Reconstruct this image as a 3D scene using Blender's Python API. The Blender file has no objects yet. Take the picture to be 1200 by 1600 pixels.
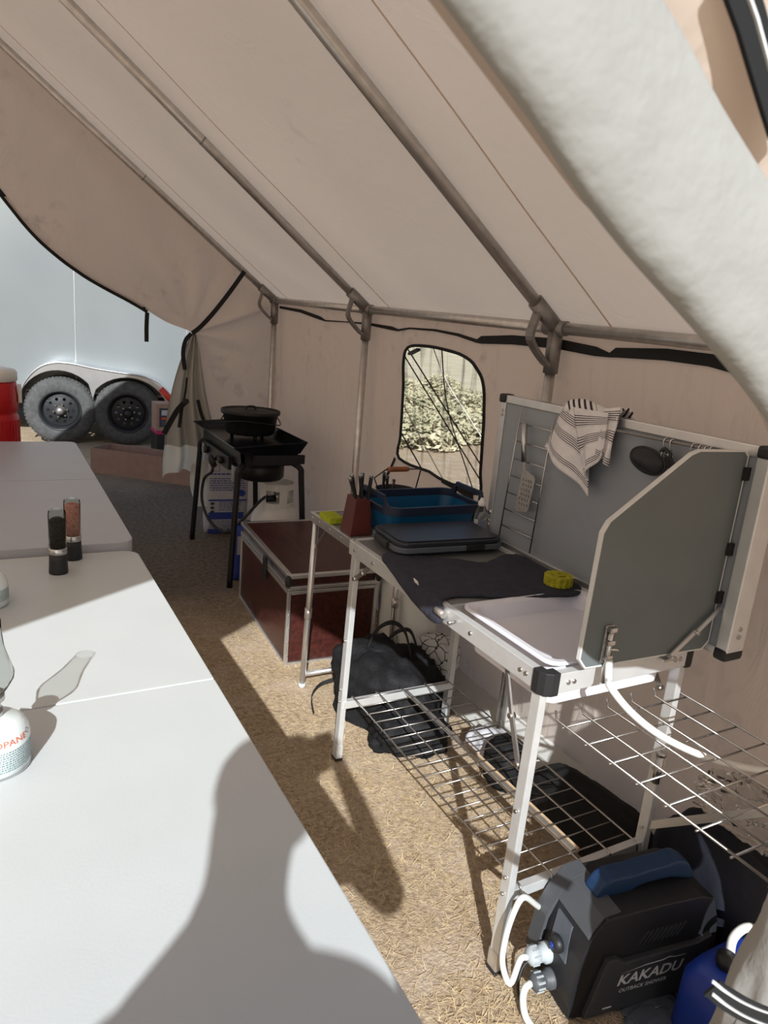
import bpy, bmesh, math, random
from mathutils import Vector, Matrix, noise
from mathutils.geometry import delaunay_2d_cdt

random.seed(7)
sc = bpy.context.scene
COL = sc.collection

# ------------------------------------------------------------------ camera
CAM_H = 1.5
FPX = 1110.0                       # focal length in pixels of a 1200x1600 frame

def _dirpx(u, v):
    return Vector(((u - 600) / FPX, -(v - 800) / FPX, -1.0))
_up = -_dirpx(228, 5032).normalized()
_fw = _dirpx(-10, 455).normalized()
_fw = (_fw - _up * _fw.dot(_up)).normalized()
_rt = _fw.cross(_up)
CAMR = Matrix((_rt, _fw, _up))      # camera axes -> world axes (tent runs along +Y)
cd = bpy.data.cameras.new('camera')
cam = bpy.data.objects.new('camera', cd)
COL.objects.link(cam)
M4 = CAMR.to_4x4()
M4.translation = (0, 0, CAM_H)
cam.matrix_world = M4
cd.sensor_fit = 'VERTICAL'
cd.sensor_height = 36
cd.lens = FPX / 1600 * 36
cd.clip_start = 0.02
cd.clip_end = 300
cd.dof.use_dof = True
cd.dof.focus_distance = 2.2
cd.dof.aperture_fstop = 8.0
sc.camera = cam

# ------------------------------------------------------------------ light
SUN = Vector((0.685, 1.42, -1.0)).normalized()       # direction the sunlight travels
w = bpy.data.worlds.new('sky')
sc.world = w
w.use_nodes = True
wn = w.node_tree
bg = wn.nodes['Background']
sky = wn.nodes.new('ShaderNodeTexSky')
sky.sky_type = 'NISHITA'
sky.sun_disc = False
sky.sun_elevation = math.asin(-SUN.z)
sky.sun_rotation = math.atan2(-SUN.x, -SUN.y)
sky.air_density = 1.0
sky.dust_density = 1.5
wn.links.new(sky.outputs['Color'], bg.inputs['Color'])
bg.inputs['Strength'].default_value = 0.11
sl = bpy.data.lights.new('sun', 'SUN')
sl.energy = 7.6
sl.angle = math.radians(0.53)
sl.color = (0.97, 1.0, 1.0)
so = bpy.data.objects.new('sun', sl)
COL.objects.link(so)
so.rotation_euler = SUN.to_track_quat('-Z', 'Y').to_euler()
so.location = (-6, -12, 9)
sc.view_settings.view_transform = 'Standard'
sc.view_settings.look = 'None'
sc.view_settings.exposure = -0.25
sc.view_settings.gamma = 1.0
sc.view_settings.use_curve_mapping = False

# ------------------------------------------------------------------ helpers
def P(u, v, x=None, y=None, z=None):
    """world point seen at a photo position, on the plane x=, y= or z="""
    r = CAMR @ _dirpx(u, v)
    if x is not None: t = x / r.x
    elif y is not None: t = y / r.y
    else: t = (z - CAM_H) / r.z
    return Vector((0, 0, CAM_H)) + r * t

def V(*a): return Vector(a)
def fn(p, s, seed=0.0): return noise.noise(Vector((p[0] * s + seed, p[1] * s - seed, p[2] * s + 2 * seed)))

def catmull(pts, n, closed=False):
    pts = [Vector(p) for p in pts]
    out = []
    m = len(pts)
    segs = m if closed else m - 1
    for i in range(segs):
        if closed:
            p0, p1, p2, p3 = pts[(i - 1) % m], pts[i], pts[(i + 1) % m], pts[(i + 2) % m]
        else:
            p1, p2 = pts[i], pts[i + 1]
            p0 = pts[i - 1] if i else p1 * 2 - p2
            p3 = pts[i + 2] if i + 2 < m else p2 * 2 - p1
        for k in range(n):
            t = k / n
            out.append(0.5 * (2 * p1 + (p2 - p0) * t + (2 * p0 - 5 * p1 + 4 * p2 - p3) * t * t + (3 * p1 - p0 - 3 * p2 + p3) * t ** 3))
    if not closed: out.append(pts[-1])
    return out

def inside(p, poly):
    c = False
    n = len(poly)
    j = n - 1
    for i in range(n):
        a, b = poly[i], poly[j]
        if (a[1] > p[1]) != (b[1] > p[1]) and p[0] < (b[0] - a[0]) * (p[1] - a[1]) / (b[1] - a[1]) + a[0]:
            c = not c
        j = i
    return c

def cdt(outer, holes=(), step=None):
    """triangulate a 2D outline with holes, with inner points every step"""
    vs = [Vector((p[0], p[1])) for p in outer]
    loops = [list(range(len(outer)))]
    for h in holes:
        b = len(vs)
        vs += [Vector((p[0], p[1])) for p in h]
        loops.append(list(range(b, len(vs))))
    edges = []
    for l in loops:
        edges += [(l[i], l[(i + 1) % len(l)]) for i in range(len(l))]
    if step:
        xs = [p[0] for p in outer]; ys = [p[1] for p in outer]
        bd = list(vs)
        nx = int((max(xs) - min(xs)) / step) + 1
        ny = int((max(ys) - min(ys)) / step) + 1
        for i in range(1, nx):
            for j in range(1, ny):
                q = Vector((min(xs) + i * step + (step / 2 if j % 2 else 0), min(ys) + j * step))
                if inside(q, outer) and not any(inside(q, h) for h in holes):
                    if min((q - b).length_squared for b in bd) > (step * .4) ** 2:
                        vs.append(q)
    r = delaunay_2d_cdt(vs, edges, [], 0, 1e-6)
    ov, ofc = r[0], r[2]
    fs = []
    for f in ofc:
        c = (ov[f[0]] + ov[f[1]] + ov[f[2]]) / 3
        if inside(c, outer) and not any(inside(c, h) for h in holes):
            fs.append(tuple(f))
    return ov, fs, loops

class MB:
    def __init__(s):
        s.v = []; s.f = []; s.sm = []; s.uv = None
    def add(s, vs, fs, smooth=False):
        b = len(s.v)
        s.v += [tuple(x) for x in vs]
        s.f += [tuple(i + b for i in f) for f in fs]
        s.sm += [smooth] * len(fs)
        return s
    def box(s, c, d, rz=0.0, R=None):
        c = Vector(c); R = R or Matrix.Rotation(rz, 3, 'Z')
        vs = [c + R @ Vector((x * d[0] / 2, y * d[1] / 2, z * d[2] / 2)) for x in (-1, 1) for y in (-1, 1) for z in (-1, 1)]
        return s.add(vs, [(0, 1, 3, 2), (4, 6, 7, 5), (0, 4, 5, 1), (2, 3, 7, 6), (0, 2, 6, 4), (1, 5, 7, 3)])
    def bx(s, x0, x1, y0, y1, z0, z1):
        return s.box(((x0 + x1) / 2, (y0 + y1) / 2, (z0 + z1) / 2), (abs(x1 - x0), abs(y1 - y0), abs(z1 - z0)))
    def bar(s, p, q, wd, th, up=(0, 0, 1)):
        """rectangular bar from p to q"""
        p, q = Vector(p), Vector(q)
        d = (q - p).normalized(); up = Vector(up)
        a = d.cross(up).normalized(); b = a.cross(d).normalized()
        vs = [e + a * (i * wd / 2) + b * (j * th / 2) for e in (p, q) for i, j in ((-1, -1), (1, -1), (1, 1), (-1, 1))]
        return s.add(vs, [(0, 1, 2, 3), (7, 6, 5, 4), (0, 4, 5, 1), (1, 5, 6, 2), (2, 6, 7, 3), (3, 7, 4, 0)])
    def cyl(s, p, q, r, r2=None, n=14, cap=True):
        p, q = Vector(p), Vector(q); r2 = r if r2 is None else r2
        d = (q - p).normalized()
        a = d.orthogonal().normalized(); b = d.cross(a)
        ring = lambda c, rr: [c + (a * math.cos(2 * math.pi * i / n) + b * math.sin(2 * math.pi * i / n)) * rr for i in range(n)]
        s.add(ring(p, r) + ring(q, r2), [(i, (i + 1) % n, n + (i + 1) % n, n + i) for i in range(n)], True)
        if cap:
            s.add(ring(p, r), [tuple(range(n - 1, -1, -1))]); s.add(ring(q, r2), [tuple(range(n))])
        return s
    def tube(s, path, r, n=8, closed=False, cap=True, sx=1.0):
        path = [Vector(p) for p in path]; m = len(path)
        rf = r if callable(r) else (lambda t: r)
        vs = []; a = None
        for i, p in enumerate(path):
            if closed: d = path[(i + 1) % m] - path[i - 1]
            else: d = path[min(i + 1, m - 1)] - path[max(i - 1, 0)]
            if d.length < 1e-9: d = Vector((0, 0, 1))
            d.normalize()
            if a is None: a = d.orthogonal().normalized()
            a = (a - d * a.dot(d)).normalized(); b = d.cross(a)
            rr = rf(i / max(1, m - 1))
            vs += [p + (a * math.cos(2 * math.pi * k / n) * sx + b * math.sin(2 * math.pi * k / n)) * rr for k in range(n)]
        fs = []
        for i in range(m if closed else m - 1):
            j = (i + 1) % m
            fs += [(i * n + k, i * n + (k + 1) % n, j * n + (k + 1) % n, j * n + k) for k in range(n)]
        s.add(vs, fs, True)
        if cap and not closed:
            s.add(vs[:n], [tuple(range(n - 1, -1, -1))]); s.add(vs[-n:], [tuple(range(n))])
        return s
    def strap(s, path, wd, th, wdir=(0, 0, 1)):
        """flat ribbon along a path, wdir = direction across the ribbon (or a list of them)"""
        path = [Vector(p) for p in path]; m = len(path); vs = []
        for i, p in enumerate(path):
            d = (path[min(i + 1, m - 1)] - path[max(i - 1, 0)]).normalized()
            wv = Vector(wdir[i]) if isinstance(wdir, list) else Vector(wdir)
            wv = (wv - d * wv.dot(d)).normalized(); nn = d.cross(wv)
            ww = wd[i] if isinstance(wd, list) else wd
            vs += [p + wv * (i1 * ww / 2) + nn * (j1 * th / 2) for i1, j1 in ((-1, -1), (1, -1), (1, 1), (-1, 1))]
        fs = [(0, 1, 2, 3), tuple(4 * (m - 1) + k for k in (3, 2, 1, 0))]
        for i in range(m - 1):
            fs += [(4 * i + k, 4 * i + 4 + k, 4 * i + 4 + (k + 1) % 4, 4 * i + (k + 1) % 4) for k in range(4)]
        return s.add(vs, fs)
    def lathe(s, prof, c=(0, 0, 0), n=28, R=None, smooth=True, cap=True):
        c = Vector(c); R = R or Matrix.Identity(3); m = len(prof)
        vs = [c + R @ Vector((r * math.cos(2 * math.pi * k / n), r * math.sin(2 * math.pi * k / n), z)) for r, z in prof for k in range(n)]
        fs = [(i * n + k, i * n + (k + 1) % n, (i + 1) * n + (k + 1) % n, (i + 1) * n + k) for i in range(m - 1) for k in range(n)]
        s.add(vs, fs, smooth)
        if cap:
            if prof[0][0] > 1e-4: s.add(vs[:n], [tuple(range(n - 1, -1, -1))])
            if prof[-1][0] > 1e-4: s.add(vs[-n:], [tuple(range(n))])
        return s
    def plate(s, outer, holes, z0, z1, mp=None, step=None, smooth=False):
        """2D outline with holes, extruded z0..z1, mapped by mp(x, y, z)"""
        mp = mp or (lambda x, y, z: (x, y, z))
        ov, fs, loops = cdt(outer, holes, step)
        s.add([mp(p.x, p.y, z1) for p in ov], fs, smooth)
        s.add([mp(p.x, p.y, z0) for p in ov], [tuple(reversed(f)) for f in fs], smooth)
        for lp in [outer] + list(holes):
            n = len(lp)
            vs = [mp(p[0], p[1], z0) for p in lp] + [mp(p[0], p[1], z1) for p in lp]
            s.add(vs, [(i, (i + 1) % n, n + (i + 1) % n, n + i) for i in range(n)])
        return s
    def sheet(s, outer, holes, step, mp):
        ov, fs, _ = cdt(outer, holes, step)
        return s.add([mp(p.x, p.y) for p in ov], fs, True)
    def grid(s, f, nu, nv, smooth=True, wrap=False):
        vs = [f(i / nu, j / nv) for i in range(nu + 1) for j in range(nv + 1)]
        k = nv + 1
        return s.add(vs, [(i * k + j, (i + 1) * k + j, (i + 1) * k + j + 1, i * k + j + 1) for i in range(nu) for j in range(nv)], smooth)
    def ball(s, c, r, nu=16, nv=10, f=None, R=None):
        c = Vector(c); r = Vector(r) if not isinstance(r, (int, float)) else Vector((r, r, r))
        R = R or Matrix.Identity(3)
        vs = []
        for j in range(nv + 1):
            th = math.pi * j / nv
            for i in range(nu):
                ph = 2 * math.pi * i / nu
                d = Vector((math.sin(th) * math.cos(ph), math.sin(th) * math.sin(ph), math.cos(th)))
                k = f(d) if f else 1.0
                vs.append(c + R @ Vector((d.x * r.x * k, d.y * r.y * k, d.z * r.z * k)))
        fs = [(j * nu + i, (j + 1) * nu + i, (j + 1) * nu + (i + 1) % nu, j * nu + (i + 1) % nu) for j in range(nv) for i in range(nu)]
        return s.add(vs, fs, True)
    def build(s, name, m, parent=None, bevel=0, solid=0, recalc=True, sub=0):
        me = bpy.data.meshes.new(name)
        me.from_pydata(s.v, [], s.f)
        me.polygons.foreach_set('use_smooth', s.sm)
        bm = bmesh.new(); bm.from_mesh(me)
        if recalc:
            bmesh.ops.remove_doubles(bm, verts=bm.verts, dist=1e-6)
            bmesh.ops.recalc_face_normals(bm, faces=bm.faces)
        if bevel:
            eds = [e for e in bm.edges if len(e.link_faces) == 2 and e.calc_face_angle(0) > 0.6]
            bmesh.ops.bevel(bm, geom=eds, offset=bevel, segments=2, affect='EDGES', profile=.6, clamp_overlap=True)
        bm.to_mesh(me); bm.free()
        o = bpy.data.objects.new(name, me)
        COL.objects.link(o)
        me.materials.append(m)
        if parent:
            o.parent = parent
            o.matrix_parent_inverse = parent.matrix_basis.inverted()
        if solid:
            md = o.modifiers.new('thickness', 'SOLIDIFY'); md.thickness = solid; md.offset = 0
        if sub:
            md = o.modifiers.new('smooth', 'SUBSURF'); md.levels = sub; md.render_levels = sub
        return o

def tag(o, label, cat=None, group=None, kind=None):
    o['label'] = label
    if cat: o['category'] = cat
    if group: o['group'] = group
    if kind: o['kind'] = kind
    return o
def thing(name, label, cat, loc=(0, 0, 0), group=None, kind=None):
    o = bpy.data.objects.new(name, None)
    o.empty_display_size = .05
    COL.objects.link(o)
    o.location = loc
    o.matrix_basis = Matrix.Translation(loc)
    return tag(o, label, cat, group, kind)
def copy_tree(o, parent=None):
    c = o.copy(); COL.objects.link(c); c.parent = parent
    for ch in list(o.children): copy_tree(ch, c)
    return c
def dup_part(o, off, parent):
    c = o.copy(); COL.objects.link(c); c.parent = parent
    c.matrix_basis = Matrix.Translation(off) @ o.matrix_basis
    return c
def circ(cx, cy, r, n=16, ry=None):
    ry = ry or r
    return [(cx + r * math.cos(2 * math.pi * k / n), cy + ry * math.sin(2 * math.pi * k / n)) for k in range(n)]
def rrect(x0, x1, y0, y1, r, n=5):
    out = []
    for cx, cy, a in ((x1 - r, y1 - r, 0), (x0 + r, y1 - r, 90), (x0 + r, y0 + r, 180), (x1 - r, y0 + r, 270)):
        for k in range(n + 1):
            t = math.radians(a + 90 * k / n)
            out.append((cx + r * math.cos(t), cy + r * math.sin(t)))
    return out
def rbox(m, x0, x1, y0, y1, z0, z1, r=.02, n=5, taper=0):
    """box with rounded vertical edges, optional taper toward the bottom"""
    p0 = rrect(x0 + taper, x1 - taper, y0 + taper, y1 - taper, r, n); p1 = rrect(x0, x1, y0, y1, r, n)
    k = len(p0)
    m.add([(x, y, z0) for x, y in p0] + [(x, y, z1) for x, y in p1], [(i, (i + 1) % k, k + (i + 1) % k, k + i) for i in range(k)] + [tuple(range(k - 1, -1, -1)), tuple(range(k, 2 * k))])
    return m
def text_mesh(body, size, shear=0.0, bold=0.0, spacing=1.0):
    c = bpy.data.curves.new('lettering', 'FONT')
    c.body = body; c.size = size; c.shear = shear; c.offset = bold; c.space_character = spacing
    c.align_x = 'LEFT'; c.resolution_u = 3
    o = bpy.data.objects.new('lettering', c)
    COL.objects.link(o)
    bpy.context.view_layer.update()
    me = bpy.data.meshes.new_from_object(o.evaluated_get(bpy.context.evaluated_depsgraph_get()))
    vs = [v.co.copy() for v in me.vertices]; fs = [tuple(p.vertices) for p in me.polygons]
    bpy.data.objects.remove(o); bpy.data.curves.remove(c); bpy.data.meshes.remove(me)
    return vs, fs

# ------------------------------------------------------------------ materials
def mat(name, col, rough=.6, metal=0.0, var=.12, vs=9.0, bump=0.0, bs=60.0, spec=.5, col2=None, stretch=None, trans=0.0, alpha=1.0, ior=1.45, sheen=0.0, coat=0.0):
    m = bpy.data.materials.new(name); m.use_nodes = True
    nt = m.node_tree; b = nt.nodes['Principled BSDF']
    tc = nt.nodes.new('ShaderNodeTexCoord'); mp = nt.nodes.new('ShaderNodeMapping')
    nt.links.new(tc.outputs['Object'], mp.inputs['Vector'])
    if stretch: mp.inputs['Scale'].default_value = stretch
    nz = nt.nodes.new('ShaderNodeTexNoise'); nz.inputs['Scale'].default_value = vs; nz.inputs['Detail'].default_value = 6
    nt.links.new(mp.outputs['Vector'], nz.inputs['Vector'])
    cr = nt.nodes.new('ShaderNodeValToRGB')
    c2 = col2 or tuple(max(0, c * (1 - var * 2)) for c in col)
    cr.color_ramp.elements[0].position = .3; cr.color_ramp.elements[1].position = .7
    cr.color_ramp.elements[0].color = (*c2, 1); cr.color_ramp.elements[1].color = (*col, 1)
    nt.links.new(nz.outputs['Fac'], cr.inputs['Fac']); nt.links.new(cr.outputs['Color'], b.inputs['Base Color'])
    b.inputs['Roughness'].default_value = rough; b.inputs['Metallic'].default_value = metal
    b.inputs['Specular IOR Level'].default_value = spec; b.inputs['IOR'].default_value = ior
    b.inputs['Transmission Weight'].default_value = trans; b.inputs['Alpha'].default_value = alpha
    b.inputs['Coat Weight'].default_value = coat
    if bump:
        n2 = nt.nodes.new('ShaderNodeTexNoise'); n2.inputs['Scale'].default_value = bs; n2.inputs['Detail'].default_value = 5
        nt.links.new(mp.outputs['Vector'], n2.inputs['Vector'])
        bp = nt.nodes.new('ShaderNodeBump'); bp.inputs['Strength'].default_value = bump; bp.inputs['Distance'].default_value = .01
        nt.links.new(n2.outputs['Fac'], bp.inputs['Height']); nt.links.new(bp.outputs['Normal'], b.inputs['Normal'])
    return m

def canvas_mat(name, col, tcol, tfac, stain=.35, lo=.62, crease=(1, 1, 1), cs=7, cb=.45, ds=1.2):
    m = bpy.data.materials.new(name); m.use_nodes = True
    nt = m.node_tree; nt.nodes.remove(nt.nodes['Principled BSDF'])
    N = nt.nodes.new; L = nt.links.new
    out = nt.nodes['Material Output']
    tc = N('ShaderNodeTexCoord')
    n1 = N('ShaderNodeTexNoise'); n1.inputs['Scale'].default_value = 2.2; n1.inputs['Detail'].default_value = 8; n1.inputs['Roughness'].default_value = .65
    n2 = N('ShaderNodeTexNoise'); n2.inputs['Scale'].default_value = 14; n2.inputs['Detail'].default_value = 6
    L(tc.outputs['Object'], n1.inputs['Vector']); L(tc.outputs['Object'], n2.inputs['Vector'])
    r1 = N('ShaderNodeValToRGB'); r1.color_ramp.elements[0].position = lo; r1.color_ramp.elements[1].position = lo + .18
    r1.color_ramp.elements[0].color = (0, 0, 0, 1); r1.color_ramp.elements[1].color = (1, 1, 1, 1)
    r2 = N('ShaderNodeValToRGB'); r2.color_ramp.elements[0].position = .52; r2.color_ramp.elements[1].position = .75
    r2.color_ramp.elements[0].color = (0, 0, 0, 1); r2.color_ramp.elements[1].color = (1, 1, 1, 1)
    L(n1.outputs['Fac'], r1.inputs['Fac']); L(n2.outputs['Fac'], r2.inputs['Fac'])
    mu = N('ShaderNodeMath'); mu.operation = 'MULTIPLY'; L(r1.outputs['Color'], mu.inputs[0]); L(r2.outputs['Color'], mu.inputs[1])
    m2 = N('ShaderNodeMath'); m2.operation = 'MULTIPLY'; L(mu.outputs[0], m2.inputs[0]); m2.inputs[1].default_value = stain
    mx = N('ShaderNodeMix'); mx.data_type = 'RGBA'
    mx.inputs['A'].default_value = (*col, 1); mx.inputs['B'].default_value = (.16, .12, .1, 1)
    L(m2.outputs[0], mx.inputs['Factor'])
    bp = N('ShaderNodeBump'); bp.inputs['Strength'].default_value = cb; bp.inputs['Distance'].default_value = .02
    n3 = N('ShaderNodeTexNoise'); n3.inputs['Scale'].default_value = cs; n3.inputs['Detail'].default_value = 4; n3.inputs['Distortion'].default_value = ds
    mpc = N('ShaderNodeMapping'); mpc.inputs['Scale'].default_value = crease; L(tc.outputs['Object'], mpc.inputs['Vector']); L(mpc.outputs['Vector'], n3.inputs['Vector']); L(n3.outputs['Fac'], bp.inputs['Height'])
    d = N('ShaderNodeBsdfDiffuse'); t = N('ShaderNodeBsdfTranslucent'); t.inputs['Color'].default_value = (*tcol, 1)
    L(mx.outputs['Result'], d.inputs['Color']); L(bp.outputs['Normal'], d.inputs['Normal'])
    ms = N('ShaderNodeMixShader'); ms.inputs['Fac'].default_value = tfac
    L(d.outputs[0], ms.inputs[1]); L(t.outputs[0], ms.inputs[2]); L(ms.outputs[0], out.inputs['Surface'])
    return m

M = {}
M['canvas'] = canvas_mat('tent_canvas', (.74, .655, .575), (.82, .65, .52), .42, .75)
M['wallcanvas'] = canvas_mat('wall_canvas', (.72, .62, .55), (.80, .62, .51), .40, .80, .50, (1, 1.6, .45), 5, .9)
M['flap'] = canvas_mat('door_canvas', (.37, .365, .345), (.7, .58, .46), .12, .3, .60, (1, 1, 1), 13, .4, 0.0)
M['sod'] = canvas_mat('sod_cloth', (.80, .80, .77), (.75, .75, .7), .35, .1)
M['pole'] = mat('brushed_pole', (.62, .59, .56), .38, .85, .1, 30)
M['joint'] = mat('steel_fitting', (.30, .28, .27), .5, .7, .15, 30)
M['alu'] = mat('aluminium', (.74, .74, .74), .36, .9, .06, 20)
M['aluw'] = mat('pale_aluminium', (.78, .80, .81), .4, .55, .05, 20)
M['black'] = mat('black_plastic', (.018, .018, .02), .5, 0, .1)
M['strap'] = mat('black_webbing', (.012, .012, .013), .85, 0, .1)
M['iron'] = mat('black_steel', (.012, .012, .014), .42, .2, .15, 20, .05, 90)
M['castiron'] = mat('cast_iron', (.016, .017, .018), .55, .2, .2, 25, .15, 160)
M['tray'] = mat('blued_steel', (.02, .022, .03), .28, .6, .2, 12)
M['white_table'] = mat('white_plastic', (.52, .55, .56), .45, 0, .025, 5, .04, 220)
M['far_table'] = mat('far_table_plastic', (.42, .425, .46), .45, 0, .025, 5, .04, 220)  # far tabletop, darker and cooler than the near one
M['grey_top'] = mat('grey_laminate', (.20, .20, .20), .45, .1, .08, 6)
M['panel'] = mat('grey_panel', (.31, .335, .37), .5, .15, .05, 5)
M['shield'] = mat('green_grey_panel', (.135, .155, .16), .5, .1, .05, 8)
M['edge'] = mat('pale_edge', (.66, .66, .65), .5, 0, .05)
M['basin'] = mat('white_basin', (.82, .82, .90), .35, 0, .02)
M['wire'] = mat('chromed_wire', (.55, .54, .53), .25, 1.0, .1, 40)
M['steel'] = mat('stainless', (.6, .59, .58), .28, 1.0, .05)
M['wood'] = mat('turned_wood', (.36, .13, .05), .5, 0, .25, 20)
M['ply'] = mat('stained_plywood', (.075, .018, .014), .38, 0, .3, 9, .08, 40, col2=(.028, .008, .007), stretch=(5, .8, 5))
M['block'] = mat('red_block', (.11, .022, .018), .5, 0, .15, 15)
M['blue_tub'] = mat('blue_tub', (.0, .085, .21), .45, 0, .06)
M['navy'] = mat('navy_rim', (.012, .022, .055), .5, 0, .1)
M['lid'] = mat('dark_lid', (.022, .026, .036), .38, 0, .1)
M['lidrim'] = mat('slate_rim', (.10, .115, .14), .5, 0, .08)
M['cloth'] = mat('slate_cloth', (.036, .037, .056), .95, 0, .15, 30, .2, 120)
M['sponge'] = mat('yellow_foam', (.60, .56, .03), .95, 0, .2, 60, .8, 220)
M['lime'] = mat('lime_foam', (.42, .48, .02), .95, 0, .12, 60, .4, 220)
M['white'] = mat('white_paint', (.8, .8, .79), .4, 0, .04)
M['tank'] = mat('tank_paint', (.78, .77, .74), .4, 0, .06, 12)
M['can'] = mat('canister_paint', (.74, .80, .80), .3, .1, .02)
M['orange'] = mat('orange_print', (.75, .13, .05), .5)
M['ink'] = mat('grey_print', (.16, .24, .26), .6)
M['inkd'] = mat('dark_print', (.05, .05, .07), .6)
M['blue_print'] = mat('blue_print', (.03, .06, .34), .5)
M['glass'] = mat('clear_glass', (.95, .96, .95), .02, 0, .0, trans=1.0, ior=1.45)
M['clear'] = mat('clear_plastic', (.9, .92, .92), .12, 0, .0, trans=.93, ior=1.2)
M['pepper'] = mat('peppercorns', (.07, .055, .05), .7, 0, .45, 160, 1.0, 200)
M['salt'] = mat('pink_salt', (.62, .16, .13), .6, 0, .2, 160, 1.0, 200, col2=(.75, .5, .42))
M['red'] = mat('red_plastic', (.55, .012, .018), .4, 0, .06)
M['pumpb'] = mat('pump_black', (.014, .015, .018), .45, 0, .1, 20, .05, 200)
M['pumpg'] = mat('pump_grey', (.045, .048, .055), .5, 0, .08)
M['pumpedge'] = mat('pump_slate', (.075, .08, .09), .5, 0, .08)
M['pumpblue'] = mat('pump_blue', (.008, .035, .10), .5, 0, .05)
M['silverprint'] = mat('silver_print', (.70, .71, .72), .5)
M['jug'] = mat('blue_jug', (.015, .05, .36), .38, 0, .08)
M['hose'] = mat('milky_hose', (.72, .74, .72), .35, 0, .03)
M['fitting'] = mat('grey_fitting', (.42, .46, .49), .4, 0, .05)
M['duffel'] = mat('black_nylon', (.012, .012, .014), .72, 0, .25, 30, .35, 70, .3)
M['darkbag'] = mat('dark_navy_fabric', (.010, .012, .022), .8, 0, .2, 20, .3, 30)
M['blackfab'] = mat('black_fabric', (.008, .008, .009), .9, 0, .2, 20, .3, 30)
M['bagwhite'] = mat('paper_bag', (.52, .52, .56), .55, 0, .05, 12, .1, 20)
M['cardboard'] = mat('cardboard', (.40, .26, .20), .85, 0, .08, 14)
M['towel'] = mat('striped_towel', (.80, .77, .78), .95, 0, .05, 40, .3, 200)
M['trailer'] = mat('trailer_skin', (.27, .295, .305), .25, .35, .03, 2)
M['fender'] = mat('fender_alu', (.66, .68, .70), .3, .85, .05, 10)
M['tire'] = mat('tyre_rubber', (.10, .10, .10), .85, 0, .2, 25, .2, 70)
M['rim'] = mat('rim_paint', (.030, .032, .036), .42, .3, .1)
M['pink'] = mat('pink_cloth', (.55, .03, .16), .8)
M['redtube'] = mat('red_tube', (.75, .07, .04), .5)
M['leaf'] = mat('bush_leaves', (.54, .48, .33), .8, 0, .25, 3, col2=(.33, .32, .19))
M['twig'] = mat('bush_twigs', (.18, .12, .07), .9)
M['skin'] = mat('skin', (.55, .33, .24), .6)
M['shirt'] = mat('shirt', (.12, .13, .16), .9)
M['rope_w'] = mat('pale_rope', (.75, .72, .65), .8)

def thin_glass(name, tint, gloss):
    m = bpy.data.materials.new(name); m.use_nodes = True
    nt = m.node_tree; nt.nodes.remove(nt.nodes['Principled BSDF']); out = nt.nodes['Material Output']
    tr = nt.nodes.new('ShaderNodeBsdfTransparent'); gl = nt.nodes.new('ShaderNodeBsdfGlossy'); ms = nt.nodes.new('ShaderNodeMixShader')
    lw = nt.nodes.new('ShaderNodeLayerWeight'); lw.inputs['Blend'].default_value = gloss
    gl.inputs['Roughness'].default_value = .05; gl.inputs['Color'].default_value = (.9, .9, .9, 1)
    nz = nt.nodes.new('ShaderNodeTexNoise'); nz.inputs['Scale'].default_value = 30
    cr = nt.nodes.new('ShaderNodeValToRGB'); cr.color_ramp.elements[0].color = (*[c * .97 for c in tint], 1); cr.color_ramp.elements[1].color = (*tint, 1)
    nt.links.new(nz.outputs['Fac'], cr.inputs['Fac']); nt.links.new(cr.outputs['Color'], tr.inputs['Color'])
    nt.links.new(lw.outputs['Fresnel'], ms.inputs['Fac']); nt.links.new(tr.outputs[0], ms.inputs[1]); nt.links.new(gl.outputs[0], ms.inputs[2])
    nt.links.new(ms.outputs[0], out.inputs['Surface'])
    return m
M['thin'] = thin_glass('thin_glass', (.90, .91, .90), .05)
M['film'] = thin_glass('plastic_film', (.90, .90, .89), .28)

# net of the tent window
def net_mat():
    m = bpy.data.materials.new('window_net'); m.use_nodes = True
    nt = m.node_tree; b = nt.nodes['Principled BSDF']; out = nt.nodes['Material Output']
    b.inputs['Base Color'].default_value = (.03, .03, .03, 1); b.inputs['Roughness'].default_value = .8
    tr = nt.nodes.new('ShaderNodeBsdfTransparent'); ms = nt.nodes.new('ShaderNodeMixShader')
    tc = nt.nodes.new('ShaderNodeTexCoord'); nz = nt.nodes.new('ShaderNodeTexNoise'); mp = nt.nodes.new('ShaderNodeMapping')
    mp.inputs['Scale'].default_value = (1, 26, 2.2); nz.inputs['Scale'].default_value = 1.0; nz.inputs['Detail'].default_value = 3
    nt.links.new(tc.outputs['Object'], mp.inputs['Vector']); nt.links.new(mp.outputs['Vector'], nz.inputs['Vector'])
    cr = nt.nodes.new('ShaderNodeValToRGB'); cr.color_ramp.elements[0].position = .53; cr.color_ramp.elements[1].position = .70
    cr.color_ramp.elements[0].color = (.12, .12, .12, 1); cr.color_ramp.elements[1].color = (.7, .7, .7, 1)
    nt.links.new(nz.outputs['Fac'], cr.inputs['Fac']); nt.links.new(cr.outputs['Color'], ms.inputs['Fac'])
    nt.links.new(tr.outputs[0], ms.inputs[1]); nt.links.new(b.outputs[0], ms.inputs[2]); nt.links.new(ms.outputs[0], out.inputs['Surface'])
    return m
M['net'] = net_mat()

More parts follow.
